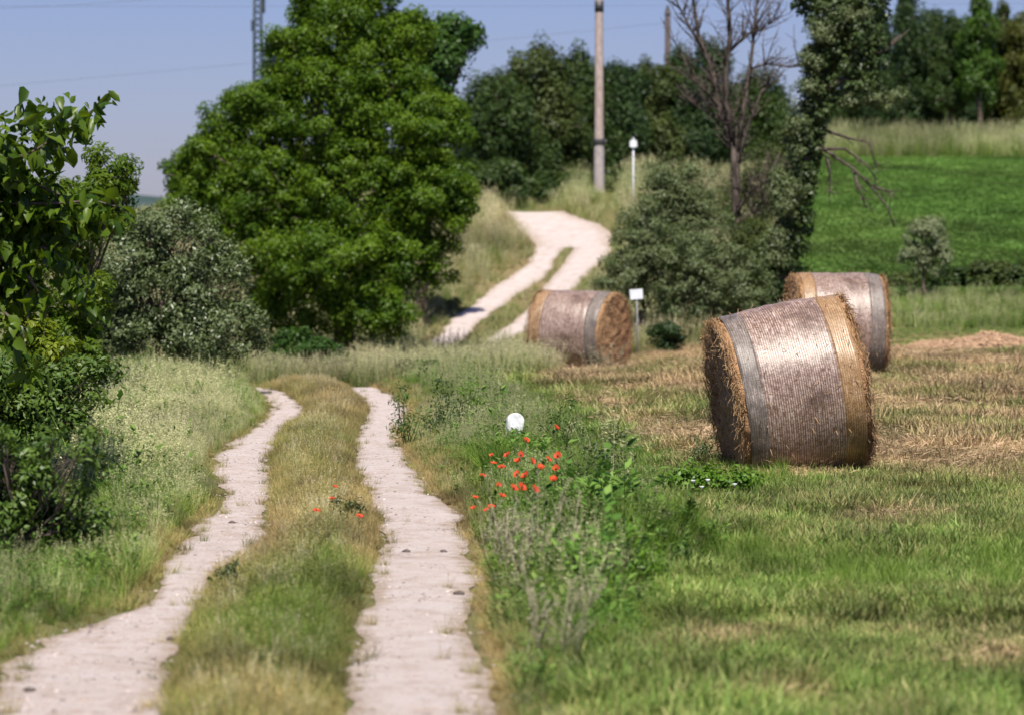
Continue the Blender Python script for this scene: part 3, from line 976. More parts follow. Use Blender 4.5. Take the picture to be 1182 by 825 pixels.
def tuft_mesh(kind, seed):
    rr = random.Random(seed)
    V = []; Fq = []; var = []

    def blade(base, ang, h, w, lean, curl, v, segs=3):
        dx, dy = math.cos(ang), math.sin(ang)
        sx, sy = -dy, dx
        tw = rr.uniform(-.8, .8)
        sx, sy = sx * math.cos(tw) + dx * math.sin(tw), sy * math.cos(tw) + dy * math.sin(tw)
        b = len(V)
        for i in range(segs + 1):
            t = i / segs
            r = lean * h * t + curl * h * t * t
            z = h * t * (1 - .35 * abs(curl) * t)
            ww = w * (1 - t ** 1.6) * .5 + .0006
            c = (base[0] + dx * r, base[1] + dy * r, z)
            V.append((c[0] - sx * ww, c[1] - sy * ww, c[2])); V.append((c[0] + sx * ww, c[1] + sy * ww, c[2]))
            var.extend([v, v])
        for i in range(segs):
            Fq.append((b + 2 * i, b + 2 * i + 1, b + 2 * i + 3, b + 2 * i + 2))
        return (base[0] + dx * (lean + curl) * h, base[1] + dy * (lean + curl) * h, h * (1 - .35 * abs(curl)))

    def leaf(c, t, n, L, W, v):
        t = Vector(t).normalized(); n = Vector(n); n = (n - t * n.dot(t)).normalized(); bb = n.cross(t)
        c = Vector(c); b = len(V)
        for a, s in ((0, 0), (.4, .5), (1, 0), (.4, -.5)):
            V.append(tuple(c + t * L * a + bb * W * s + n * (.08 * L if s else 0))); var.append(v)
        Fq.append((b, b + 1, b + 2, b + 3))

    def dot():
        a = rr.uniform(0, 6.283)
        return a

    if kind == 'tall':
        for _ in range(34):
            a = dot(); r = rr.uniform(0, .09)
            blade((r * math.cos(a), r * math.sin(a)), a + rr.uniform(-.9, .9), rr.uniform(.22, .55), rr.uniform(.005, .009), rr.uniform(.05, .35), rr.uniform(0, .55), rr.random(), 4)
    elif kind == 'seed':
        for _ in range(13):
            a = dot(); r = rr.uniform(0, .1)
            blade((r * math.cos(a), r * math.sin(a)), a, rr.uniform(.15, .4), .006, rr.uniform(.1, .4), rr.uniform(0, .5), rr.random() * .5)
        for _ in range(16):
            a = dot(); r = rr.uniform(0, .12); h = rr.uniform(.34, .66)
            v = rr.uniform(.5, 1)
            e = blade((r * math.cos(a), r * math.sin(a)), a, h, .004, rr.uniform(.02, .2), rr.uniform(0, .18), v, 3)
            # a drooping open panicle
            for k in range(11):
                f = rr.uniform(0, 1)
                c = (e[0] - math.cos(a) * .01 * f, e[1] - math.sin(a) * .01 * f, e[2] - .13 * f + .02)
                leaf(c, (rr.gauss(0, 1), rr.gauss(0, 1), rr.uniform(-.3, .9)), (rr.gauss(0, 1), -1, rr.gauss(0, 1)), rr.uniform(.018, .034), rr.uniform(.006, .011), rr.uniform(.6, 1))
    elif kind == 'short':
        for _ in range(40):
            a = dot(); r = rr.uniform(0, .08)
            blade((r * math.cos(a), r * math.sin(a)), a + rr.uniform(-1, 1), rr.uniform(.05, .17), rr.uniform(.004, .007), rr.uniform(.05, .5), rr.uniform(0, .6), rr.random(), 3)
        for _ in range(5):
            a = dot(); r = rr.uniform(0, .06)
            e = blade((r * math.cos(a), r * math.sin(a)), a, rr.uniform(.14, .24), .003, rr.uniform(0, .2), .1, rr.uniform(.6, 1))
            for k in range(5):
                leaf((e[0], e[1], e[2] - .012 * k), (rr.gauss(0, .6), rr.gauss(0, .6), 1), (rr.gauss(0, 1), -1, 0), .02, .006, rr.uniform(.5, 1))
    elif kind == 'mown':
        for _ in range(42):
            a = dot(); r = rr.uniform(0, .11)
            blade((r * math.cos(a), r * math.sin(a)), a + rr.uniform(-2, 2), rr.uniform(.03, .085), rr.uniform(.005, .008), rr.uniform(.1, .8), rr.uniform(0, .6), rr.random(), 2)
    elif kind == 'herb':
        for s in range(5):
            a = dot(); r = rr.uniform(0, .06); h = rr.uniform(.12, .34)
            e = blade((r * math.cos(a), r * math.sin(a)), a, h, .005, rr.uniform(.05, .35), 0, .2, 2)
            bx, by = r * math.cos(a), r * math.sin(a)
            for k in range(13):
                f = rr.uniform(.15, 1)
                c = (bx + (e[0] - bx) * f, by + (e[1] - by) * f, e[2] * f)
                an = dot()
                leaf(c, (math.cos(an), math.sin(an), rr.uniform(-.1, .8)), (0, -.3, 1), rr.uniform(.03, .07), rr.uniform(.014, .028), rr.random())
    elif kind == 'straw':
        for _ in range(46):
            x, y = rr.gauss(0, .12), rr.gauss(0, .12)
            a = dot(); L = rr.uniform(.05, .2)
            leaf((x, y, rr.uniform(.004, .045)), (math.cos(a), math.sin(a), rr.uniform(-.1, .25)), (rr.gauss(0, .5), rr.gauss(0, .5), 1), L * .62, rr.uniform(.003, .006), rr.random())
    elif kind == 'clover':
        for _ in range(70):
            a = dot(); r = .28 * math.sqrt(rr.random()); h = rr.uniform(.08, .18)
            c = (r * math.cos(a), r * math.sin(a), h)
            an = dot()
            leaf(c, (math.cos(an), math.sin(an), rr.uniform(-.1, .7)), (0, 0, 1), rr.uniform(.06, .11), rr.uniform(.025, .045), rr.random())
    elif kind == 'pebble':
        for _ in range(7):
            x, y = rr.gauss(0, .09), rr.gauss(0, .09)
            s = rr.uniform(.005, .013); b = len(V); v = rr.random()
            for dx, dy, dz in ((-1, -.7, 0), (1, -.8, 0), (.8, .9, 0), (-.9, .8, 0), (-.5, -.4, .8), (.5, -.5, .75), (.45, .5, .8), (-.45, .5, .7)):
                V.append((x + dx * s * rr.uniform(.7, 1.2), y + dy * s * rr.uniform(.7, 1.2), dz * s * rr.uniform(.7, 1.1))); var.append(v)
            for f in ((4, 5, 6, 7), (0, 1, 5, 4), (1, 2, 6, 5), (2, 3, 7, 6), (3, 0, 4, 7)):
                Fq.append(tuple(b + i for i in f))
    return np.array(V), np.array(Fq), np.array(var)


GA, GB = (.065, .15, .012), (.19, .32, .04)
DA, DB = (.22, .165, .07), (.50, .40, .22)
MG = {
    'tall': grass_mat('long_grass', GA, (.19, .31, .03), DA, DB, .32),
    'seed': grass_mat('seeding_grass', (.11, .18, .03), (.38, .42, .18), (.26, .21, .09), (.70, .62, .40), .3),
    'short': grass_mat('short_grass', (.06, .11, .014), (.16, .23, .035), (.22, .155, .055), (.52, .39, .18), .25),
    'mown': grass_mat('mown_grass', (.085, .155, .022), (.21, .32, .06), (.24, .16, .08), (.56, .40, .23), .25),
    'herb': grass_mat('herb_leaf', (.045, .105, .014), (.13, .24, .04), (.09, .13, .03), (.22, .27, .07), .3),
    'straw': grass_mat('straw_litter', (.12, .16, .05), (.3, .3, .12), (.33, .21, .12), (.64, .45, .29), .1),
    'clover': grass_mat('crop_leaf', (.075, .16, .028), (.115, .23, .045), (.10, .165, .033), (.15, .23, .055), .25),
    'pebble': grass_mat('pebbles', (.20, .16, .15), (.52, .44, .41), (.22, .18, .165), (.56, .48, .45), 0),
}
SRC = {}
for kind, mt in MG.items():
    c = bpy.data.collections.new('tuft_source_' + kind)
    for k in range(5 if kind != 'pebble' else 4):
        V, Fq, var = tuft_mesh(kind, 1000 + 37 * k + len(kind))
        me = np_mesh(kind + '_tuft', V, [Fq], mt, {'var': var})
        c.objects.link(bpy.data.objects.new(kind + '_tuft', me))
    SRC[kind] = c


def scatter(name, kind, P, scl, tint, val, tilt=.12):
    n = len(P)
    me = bpy.data.meshes.new(name)
    me.vertices.add(n); me.vertices.foreach_set('co', np.ascontiguousarray(P, np.float32).ravel())
    for nm, a in (('scl', scl), ('tint', np.clip(tint, 0, 1)), ('val', np.clip(val, 0, 1))):
        me.attributes.new(nm, 'FLOAT', 'POINT').data.foreach_set('value', np.ascontiguousarray(a, np.float32))
    rot = np.stack([rng.normal(0, tilt, n), rng.normal(0, tilt, n), rng.uniform(0, 6.283, n)], -1)
    me.attributes.new('rot', 'FLOAT_VECTOR', 'POINT').data.foreach_set('vector', np.ascontiguousarray(rot, np.float32).ravel())
    me.attributes.new('idx', 'INT', 'POINT').data.foreach_set('value', rng.integers(0, 4, n).astype(np.int32))
    o = link(name, me)
    gt = bpy.data.node_groups.new('scatter_' + name, 'GeometryNodeTree')
    gt.interface.new_socket('Geometry', in_out='INPUT', socket_type='NodeSocketGeometry')
    gt.interface.new_socket('Geometry', in_out='OUTPUT', socket_type='NodeSocketGeometry')
    N = gt.nodes; Lk = gt.links
    gi = N.new('NodeGroupInput'); go = N.new('NodeGroupOutput')
    ip = N.new('GeometryNodeInstanceOnPoints'); ci = N.new('GeometryNodeCollectionInfo')
    ci.inputs[0].default_value = SRC[kind]; ci.inputs[1].default_value = True; ci.inputs[2].default_value = True
    ip.inputs['Pick Instance'].default_value = True

    def na(nm, dt):
        a = N.new('GeometryNodeInputNamedAttribute'); a.data_type = dt; a.inputs[0].default_value = nm; return a.outputs[0]
    m2p = N.new('GeometryNodeMeshToPoints')
    Lk.new(gi.outputs[0], m2p.inputs[0])
    Lk.new(m2p.outputs[0], ip.inputs['Points']); Lk.new(ci.outputs[0], ip.inputs['Instance'])
    Lk.new(na('idx', 'INT'), ip.inputs['Instance Index'])
    e2r = N.new('FunctionNodeEulerToRotation')
    Lk.new(na('rot', 'FLOAT_VECTOR'), e2r.inputs[0]); Lk.new(e2r.outputs[0], ip.inputs['Rotation'])
    Lk.new(na('scl', 'FLOAT'), ip.inputs['Scale'])
    Lk.new(ip.outputs[0], go.inputs[0])
    o.modifiers.new('scatter', 'NODES').node_group = gt
    return tag(o, kind='stuff')


BALES = []   # filled before scattering: (x, y, half length, radius, rz)
B1 = at(924, 548, 31.4); B2 = at(668, 421, 65.2); B3 = at(964, 434, 51.5)
for b in (B1, B2, B3): b.z = hz(b.x, b.y)
BALES = [(B1, .60, .74, R(14)), (B2, .6, .72, R(-32)), (B3, .62, .74, R(4))]


def clear_bales(x, y, ok):
    for b, hl, r, rz in BALES:
        dx = x - b.x; dy = y - b.y
        u = dx * math.cos(rz) + dy * math.sin(rz); v = -dx * math.sin(rz) + dy * math.cos(rz)
        ok &= ~((np.abs(u) < hl + .02) & (np.abs(v) < r * .55))
    return ok


def candidates(n, d0, d1, p, wide=.165, extra=1.2):
    """random ground points, density falling with distance as d**-p"""
    u = rng.uniform(0, 1, n)
    q = 2 - p
    d = (d0 ** q + u * (d1 ** q - d0 ** q)) ** (1 / q)
    x = rng.uniform(-1, 1, n) * (wide * d + extra)
    z = height(x, d)
    px, py = project(x, d, z)
    return x, d, z, px, py


def near_scatter():
    x, d, z, px, py = candidates(150000, 11.5, 62, 1.0)
    lL, lR = rut_at(RUT_L, py); rL, rR = rut_at(RUT_R, py)
    m = d / F
    wob = (fbm(x / .35, d / .5, 51) - .5) * .16
    dry = dry_field(x, d, px, py)
    inL = (px > lL) & (px < lR); inR = (px > rL) & (px < rR)
    dl = (lL - px) * m + wob                 # metres left of the left rut
    dr = (px - rR) * m + wob
    ds = np.minimum(px - lR, rL - px) * m + wob
    vis = py > 445
    onroad = ((px > lL + 8 * 0) & (px < lR) | (px > rL) & (px < rR)) & vis
    onroad = onroad & (np.minimum(np.where(inL, np.minimum(px - lL, lR - px), 1e3), np.where(inR, np.minimum(px - rL, rR - px), 1e3)) * m + wob * .8 > .03)
    ok = clear_bales(x, d, ~onroad)
    left = (px <= lL) & ok
    strip = (px >= lR) & (px <= rL) & ok
    right = (px >= rR) & ok
    tallB = np.interp(py, [420, 440, 470, 500, 550, 600, 700, 825, 1000], [560, 590, 630, 690, 780, 800, 795, 715, 650]) + (fbm(x / .8, d / 1.2, 55) - .5) * 210
    verge = right & (px < tallB)
    mown = right & ~verge
    pick = rng.uniform(0, 1, len(x))
    nA = fbm(x / .9, d / 1.5, 61); nB = fbm(x / .5, d / .9, 63)
    val = np.clip(.52 + (nB - .5) * 1.5 + (fbm(x / .22, d / .4, 67) - .5) * .8 + rng.normal(0, .12, len(x)), 0, 1)
    tint = np.clip(dry + rng.normal(0, .13, len(x)), 0, 1)
    far = np.clip(d / 28, .9, 1.5)
    acc = {k: [] for k in MG}

    def put(kind, mask, scl, tn=None, vl=None):
        i = np.where(mask)[0]
        acc[kind].append((i, np.broadcast_to(scl, x.shape)[i], (tint if tn is None else tn)[i], (val if vl is None else vl)[i]))
    # centre strip: low dry and green grass, lusher low in the picture
    hs = np.clip(.40 + 1.1 * ds, .36, .85) * rng.uniform(.7, 1.3, len(x))
    lush = np.exp(-((px - 335) / 60) ** 2 - ((py - 745) / 45) ** 2) + .6 * np.exp(-((px - 375) / 30) ** 2 - ((py - 640) / 60) ** 2)
    tns = np.clip(tint + .12 - .75 * lush, 0, 1)
    put('short', strip & (pick < .80), hs, tns)
    put('tall', strip & (pick < .14 + .5 * lush) & (ds > .06), hs * .46, tns - .1)
    put('seed', strip & (pick > .93) & (ds > .12), hs * .42, tns + .2)
    put('herb', strip & (pick > .86) & (pick < .93) & (ds > .06), hs * .4, tns)
    # left verge: pale seeding grass, greener low down
    hl = np.clip(.28 + .85 * dl, .25, 1.0) * rng.uniform(.7, 1.25, len(x))
    hl = hl * np.clip(.35 + 1.25 * nB, .45, 1.2)
    hl = np.where(rng.uniform(0, 1, len(x)) < .05, hl * 1.5, hl)
    hl = hl * np.interp(d, [22, 36], [1, .62])
    hl = hl * np.where((px < 135) & (d > 16) & (d < 27), .5, 1)
    pale = np.clip(np.exp(-((px - 190) / 110) ** 2 - ((py - 505) / 75) ** 2) * 1.2 + (nA - .5) * .8, 0, 1)
    put('short', left & (pick < .5) & (dl < .5), hl * 1.4, tint + .15)
    put('seed', left & (pick < .06 + .50 * pale) & (dl > .10), hl * .9, .55 * tint + .2 * pale, np.clip(val + .2 * pale, 0, 1))
    put('tall', left & (pick > .44) & (dl > .12), hl * .85, tint - .2, np.clip(val + .15, 0, 1))
    put('herb', left & (pick > .32) & (pick < .58) & (dl > .2), hl * 1.55, tint - .25, val * .9)
    # right verge: dry rim then tall lush grass
    hr = np.clip(.25 + .75 * dr, .22, 1.0) * rng.uniform(.7, 1.25, len(x))
    hr = hr * np.clip(.28 + (tallB - px) / 150, .28, 1)
    lushR = np.exp(-((px - 720) / 80) ** 2 - ((py - 640) / 60) ** 2)
    put('short', verge & (pick < .55) & (dr < .45), hr * 1.3, tint + .2)
    hr = hr * np.where(d > 25, np.clip(1 - (d - 25) / 12, .6, 1), 1)
    hr = np.where((np.abs(px - 590) < 28) & (d > 30) & (d < 32.9), .8, hr)
    put('tall', verge & (pick < .50 + .2 * lushR) & (dr > .10), hr * (.92 - .1 * lushR), tint - .15 - .2 * lushR, np.clip(val + .12, 0, 1))
    hr = hr * np.clip(.35 + 1.25 * nB, .45, 1.2)
    hr = np.where(rng.uniform(0, 1, len(x)) < .05, hr * 1.6, hr)
    dryband = np.clip(.04 + .32 * np.exp(-((px - 590) / 110) ** 2 - ((py - 480) / 50) ** 2) + .3 * (nA - .5), 0, .5)
    put('seed', verge & (pick > 1 - dryband) & (dr > .12), hr * .85, tint * .6 + .12, val * .7)
    put('herb', verge & (pick > .56) & (pick < .86) & (dr > .1), hr * 1.5, tint - .25)
    # cut grass and dried hay stubble
    put('mown', mown & (pick < .86), far * rng.uniform(.75, 1.4, len(x)) * (1 + .5 * (nA > .6)), tint)
    put('short', mown & (pick > .86) & (nA > .5) & (tint < .6), far * rng.uniform(.5, .9, len(x)), tint)
    put('straw', mown & (pick > .35) & (rng.uniform(0, 1, len(x)) < np.clip((dry - .38) * 1.3, 0, .7)), far * rng.uniform(.8, 1.4, len(x)), np.ones_like(tint) * .9, val)
    clump = np.zeros_like(x)
    for sx, sy, rx, ry in ((1000, 672, 70, 20), (1165, 662, 40, 22), (870, 650, 35, 18), (860, 560, 60, 12), (1160, 690, 30, 14)):
        clump += np.exp(-((px - sx) / rx) ** 2 - ((py - sy) / ry) ** 2)
    put('tall', mown & (pick < .28 * clump), .38 * rng.uniform(.7, 1.2, len(x)), tint * .3 - .1, val * .7)
    i = np.where(onroad & vis & (rng.uniform(0, 1, len(x)) < .05))[0]
    acc['straw'].append((i, rng.uniform(.25, .6, len(i)), np.full(len(i), .8), rng.uniform(0, .6, len(i))))
    # short sprigs creeping in from the rims, fewer towards the wheel line
    inn = np.minimum(np.where(inL, np.minimum(px - lL, lR - px), 1e3), np.where(inR, np.minimum(px - rL, rR - px), 1e3)) * m
    i = np.where(onroad & vis & (rng.uniform(0, 1, len(x)) < .42 * np.exp(-inn / .035)))[0]
    acc['short'].append((i, rng.uniform(.2, .6, len(i)), np.clip(tint[i] + .15, 0, 1), val[i]))
    for kind, nm in (('tall', 'long_grass'), ('seed', 'seeding_grass'), ('short', 'short_grass'), ('mown', 'mown_grass'), ('herb', 'wild_herbs'), ('straw', 'hay_litter')):
        i = np.concatenate([a[0] for a in acc[kind]]); s = np.concatenate([a[1] for a in acc[kind]])
        t = np.concatenate([a[2] for a in acc[kind]]); v = np.concatenate([a[3] for a in acc[kind]])
        scatter(nm, kind, np.stack([x[i], d[i], z[i] - .005], -1), s, t, v)
    # pebbles on the ruts
    i = np.where(onroad & vis & (rng.uniform(0, 1, len(x)) < .13))[0]
    scatter('pebbles', 'pebble', np.stack([x[i], d[i], z[i] + .014], -1), .3 + 1.0 * rng.uniform(0, 1, len(i)) ** 3, rng.uniform(0, 1, len(i)), rng.uniform(0, .9, len(i)), 0)
    print('near scatter', {k: sum(len(a[0]) for a in acc[k]) for k in acc})


near_scatter()


def far_scatter():
    x, d, z, px, py = candidates(90000, 58, 182, 1.0, .16, 2)
    dry = dry_field(x, d, px, py)
    m = d / F
    onroad = np.zeros(len(x), bool)
    for tab in (FAR_L, FAR_R, FAR_M):
        a, b = rut_at(tab, py)
        onroad |= (px > a) & (px < b) & (py < tab[:, 0].max() + 1) & (py > tab[:, 0].min() - 1) & (d > 84)
    ok = clear_bales(x, d, ~onroad)
    a, _ = rut_at(FAR_L, py); _, b = rut_at(FAR_R, py)
    am, bm = 0, 0
    onroad &= ~((np.abs(px - np.interp(py, [262, 285, 303], [664, 657, 645])) < np.interp(py, [262, 285, 303], [2.5, 6, 7])) & (py > 264) & (py < 304) & (fbm(x * 1.2, d * .5, 91) > .42))
    between = (px > a) & (px < b) & (py < 415) & (py > 266) & (d > 84)
    crop = (d > 85) & (d < 170.5) & (px > 905)
    ok &= ~crop
    hay = (px > 640) & (d < 73)
    nA = fbm(x / 3, d / 4, 71)
    pick = rng.uniform(0, 1, len(x))
    val = np.clip(.5 + (nA - .5) * 1.2 + rng.normal(0, .15, len(x)), 0, 1)
    tint = np.clip(dry + rng.normal(0, .15, len(x)), 0, 1)
    sc = rng.uniform(.8, 1.4, len(x)) * np.clip(d / 80, .9, 1.7)
    roadside = np.zeros(len(x))
    edge = np.minimum(np.abs(px - a), np.abs(px - b)) * m
    sc = np.where((px > 480) & (px < 720) & (d > 84) & (py < 420), sc * np.clip(.16 + edge * .6, .16, .8), sc)
    sc = np.where(between, sc * .42, sc)
    sc = np.where((px > 830) & (d < 92), sc * .5, sc)
    i = np.where(ok & ~hay & (pick < .38))[0]
    scatter('slope_grass', 'tall', np.stack([x[i], d[i], z[i]], -1), sc[i], tint[i] * .9, val[i])
    i = np.where(ok & ~hay & (pick > .38) & (pick < .66))[0]
    scatter('slope_seed_grass', 'seed', np.stack([x[i], d[i], z[i]], -1), sc[i], tint[i], val[i])
    i = np.where(ok & ~hay & (pick > .66) & (pick < .8) & (d < 95))[0]
    scatter('slope_herbs', 'herb', np.stack([x[i], d[i], z[i]], -1), sc[i] * 1.5, tint[i], val[i])
    i = np.where(ok & hay)[0]
    scatter('hay_stubble', 'mown', np.stack([x[i], d[i], z[i]], -1), sc[i] * 1.5, tint[i], val[i])
    i = np.where(ok & hay & (pick < dry))[0]
    scatter('far_hay_litter', 'straw', np.stack([x[i], d[i], z[i]], -1), sc[i] * 1.3, np.ones(len(i)) * .9, val[i])
    # the crop
    n = 30000
    u = rng.uniform(0, 1, n)
    dd = 85 + u * 85.5
    pxx = rng.uniform(905, 1300, n)
    xx = (pxx - CX) / F * dd
    v = np.clip(.5 + (fbm(xx / 2.5, dd / 6, 81) - .5) * 1.4 + rng.normal(0, .12, n), 0, 1)
    scatter('green_crop', 'clover', np.stack([xx, dd, height(xx, dd) + .02], -1), rng.uniform(.8, 1.3, n), fbm(xx / 4, dd / 9, 83), v)


far_scatter()


# ------------------------------------------------------------------ bales
def wrap_mat(name, a, b, ring=.021, dirt=(.085, .045, .03), rough=.40, spec=1.0):
    t = NT(name)
    tc = t.n('ShaderNodeTexCoord').outputs['Object']
    sx = t.n('ShaderNodeSeparateXYZ', inp={0: tc})
    nz = t.noise(tc, 3.5, 3)
    mp = t.n('ShaderNodeMapping', inp={'Scale': (70.0, 7.0, 7.0)}); t.t.links.new(tc, mp.inputs[0])
    streak = t.noise(mp.outputs[0], 1.0, 3, .6)
    ph = t.math('ADD', t.math('MULTIPLY', sx.outputs[0], 2 * math.pi / ring), t.math('MULTIPLY', nz, 4.5))
    wv = t.math('ADD', t.math('MULTIPLY', t.math('SINE', ph), .5), .5)
    n2 = t.noise(tc, 26, 4, .65); n3 = t.noise(tc, 90, 2, .6)
    lines = t.math('MULTIPLY', wv, t.ramp(n2, .30, .64))
    c = t.mix(lines, b, a)
    c = t.mix(t.ramp(streak, .53, .78), c, t.mix(.5, a, (.74, .62, .56)))
    c = t.mix(t.math('MULTIPLY', t.ramp(n3, .49, .63), .68), c, dirt)
    c = t.mix(t.math('MULTIPLY', t.ramp(t.noise(tc, 2.3, 4, .7), .50, .68), .75), c, dirt)
    hgt = t.math('ADD', t.math('ADD', t.math('MULTIPLY', wv, .5), t.math('MULTIPLY', n2, .9)), t.math('MULTIPLY', n3, .5))
    rgh = t.math('ADD', t.math('MULTIPLY', n2, .28), rough - .1)
    return t.out(t.pbr(c, rgh, spec, hgt, .30, .010))


M_wrap = wrap_mat('pink_net_wrap', (.60, .455, .385), (.15, .08, .05))
M_wgrey = wrap_mat('grey_net_band', (.30, .255, .225), (.14, .11, .09), dirt=(.08, .065, .055), rough=.42, spec=.55)
M_wor = wrap_mat('orange_net_band', (.50, .33, .17), (.27, .145, .06), dirt=(.14, .075, .03), spec=.7)


def hay_mat():
    t = NT('packed_hay')
    tc = t.n('ShaderNodeTexCoord').outputs['Object']
    n1 = t.noise(tc, 14, 5, .7); n2 = t.noise(tc, 70, 3, .65)
    v = t.attr('var')
    c = t.mix(t.ramp(n2, .3, .7), (.26, .135, .06), (.60, .37, .20))
    c = t.mix(t.ramp(n1, .45, .75), c, (.36, .19, .11))
    c = t.mix(v, c, t.mix(n2, (.30, .17, .08), (.62, .43, .24)))
    return t.out(t.pbr(c, .85, .15, n2, 1, .02))


M_hay = hay_mat()


def make_bale(loc, rz, roll, L, r0, r1, label, seed, flip=False, sink=.03, ydz=0.0, lip=.06):
    """axis along local X; r0 at -X end, r1 at +X end. grey band at -X end unless flip"""
    rg = np.random.default_rng(seed)
    root = empty('hay_bale', loc, label, 'hay bale', 'round hay bales on the cut field')
    rm = (r0 + r1) / 2
    root.rotation_euler = (0, -roll, rz)
    ns = 120
    th = np.linspace(0, 2 * math.pi, ns, endpoint=False)

    def radius(x, t, inset=0.0):
        f = (x + L / 2) / L
        r = r0 + (r1 - r0) * f + .018 * np.sin(np.pi * np.clip(f, 0, 1))
        nz = (fbm(np.cos(t) * 1.4 + x * .8 + 7, np.sin(t) * 1.4 + x * .5 + seed, seed, 3) - .5) * .06
        nz = nz + (vnoise(x * 13 + seed, np.cos(t) * 2 + np.sin(t) * 1.3, seed + 5) - .5) * .014
        r = r + nz - inset
        # settle: flattened underside
        zz = np.sin(t) * r
        fl = -(rm * .955)
        k = np.where(zz < fl, fl / np.where(zz < fl, zz, -1), 1.0)
        k = np.where(zz < fl, .35 + .65 * k, 1)
        return r * k

    def pt(x, t, r):
        return np.stack([x + 0 * t, np.cos(t) * r, np.sin(t) * r + rm - sink], -1)

    def shell(x0, x1, name, mat, n, inset=0.0):
        xs = np.linspace(x0, x1, n)
        V = []
        for i, x in enumerate(xs):
            V.append(pt(x, th, radius(np.full(ns, x), th, inset)))
        # turn the edges in so the net has a thickness
        V.insert(0, pt(x0, th, radius(np.full(ns, x0), th, inset + .014)))
        V.append(pt(x1, th, radius(np.full(ns, x1), th, inset + .014)))
        V = np.concatenate(V)
        n2 = n + 2
        i = (np.arange(n2 - 1)[:, None] * ns + np.arange(ns)[None, :]); j = (np.arange(n2 - 1)[:, None] * ns + (np.arange(ns) + 1)[None, :] % ns)
        f = np.stack([i.ravel(), j.ravel(), j.ravel() + ns, i.ravel() + ns], -1)
        return link(name, np_mesh(name, V, [f], mat, None, True), root)
    e0 = -L / 2 + lip; e1 = L / 2 - lip
    bw = .17 * L / 1.25 * 1.05
    ga, gb = (M_wgrey, M_wor) if not flip else (M_wor, M_wgrey)
    na, nb = ('grey_net_band', 'orange_net_band') if not flip else ('orange_net_band', 'grey_net_band')
    shell(e0, e0 + bw, na, ga, 8)
    shell(e0 + bw, e1 - bw * 1.15, 'net_wrap', M_wrap, 40)
    shell(e1 - bw * 1.15, e1, nb, gb, 8)
    # hay core with rough ends and loose fibres
    V = []; rings = []
    prof = []
    for s in (-1,):
        for k in range(15): prof.append((-L / 2, (k + .5) / 15.0))
    fr = [(-L / 2 + .0, .95), (-L / 2 + .025, .985), (-L / 2 + lip, 1.0)]
    mids = [(x, 1.0) for x in np.linspace(-L / 2 + lip + .03, L / 2 - lip - .03, 6)]
    bk = [(L / 2 - lip, 1.0), (L / 2 - .025, .985), (L / 2, .95)]
    end = [(L / 2, (k + .5) / 15.0) for k in range(14, -1, -1)]
    allp = prof[:-1] + fr + mids + bk + end[1:]
    for k, (x, q) in enumerate(allp):
        rr_ = radius(np.full(ns, x), th, .016) * q
        bump = np.zeros(ns)
        if q < .97:
            sgn = -1 if x < 0 else 1
            bump = sgn * ((fbm(np.cos(th) * rr_ * 7 + 3, np.sin(th) * rr_ * 7, seed + 9, 4) - .5) * .09 + (vnoise(rr_ * 22 + th * 1.2, th * 4, seed + 3) - .5) * .035 + .02 * (1 - q * q))
        edge_n = (vnoise(th * 9, np.full(ns, k * .7), seed + 13) - .5) * (.05 if abs(x) > L / 2 - lip - .001 and q >= .95 else 0)
        p = pt(x, th, rr_ + edge_n); p[:, 0] += bump
        V.append(p)
    V = np.concatenate(V); nr = len(allp)
    i = (np.arange(nr - 1)[:, None] * ns + np.arange(ns)[None, :]); j = (np.arange(nr - 1)[:, None] * ns + (np.arange(ns) + 1)[None, :] % ns)
    f = np.stack([i.ravel(), j.ravel(), j.ravel() + ns, i.ravel() + ns], -1)
    # fibres
    nf = 5200
    side = np.where(rg.uniform(0, 1, nf) < .5, -1, 1)
    onrim = rg.uniform(0, 1, nf) < .42
    q = np.where(onrim, rg.uniform(.94, .995, nf), np.sqrt(rg.uniform(0, 1, nf)))
    t = rg.uniform(0, 2 * math.pi, nf)
    rad = radius(np.where(side < 0, -L / 2, L / 2), t, .0) * q
    xx = side * np.where(onrim, L / 2 - rg.uniform(-.03, lip * .9, nf), L / 2 + rg.uniform(-.02, .045, nf))
    C = pt(xx, t, rad)
    tang = np.stack([0 * t, -np.sin(t), np.cos(t)], -1)
    T = tang + rg.normal(size=(nf, 3)) * np.where(onrim, .22, .45)[:, None]; T[:, 0] += side * rg.uniform(-.1, .2, nf)
    N = np.stack([side * 1.0, np.cos(t) * .5, np.sin(t) * .5], -1) + rg.normal(size=(nf, 3)) * .4
    N = unit(N); T = unit(T - N * np.sum(T * N, -1, keepdims=True)); B = np.cross(N, T)
    Lf = rg.uniform(.05, .17, nf)[:, None]; Wf = rg.uniform(.004, .008, nf)[:, None]
    lift = N * (rg.uniform(0, .03, nf) * np.where(onrim, .35, 1))[:, None]
    q4 = np.stack([C - T * Lf / 2 - B * Wf / 2, C - T * Lf / 2 + B * Wf / 2, C + T * Lf / 2 + B * Wf / 2 + lift, C + T * Lf / 2 - B * Wf / 2 + lift], 1).reshape(-1, 3)
    npk = 420
    t = rg.uniform(0, 2 * math.pi, npk); xx = rg.uniform(-L / 2 + .1, L / 2 - .1, npk)
    C2 = pt(xx, t, radius(xx, t, -.001)); N2 = np.stack([0 * t, np.cos(t), np.sin(t)], -1)
    T2 = unit(rg.normal(size=(npk, 3)) + N2 * .3); B2_ = unit(np.cross(N2, T2)) * rg.uniform(.002, .0045, npk)[:, None]
    e2 = T2 * rg.uniform(.02, .07, npk)[:, None] + N2 * rg.uniform(.002, .022, npk)[:, None]
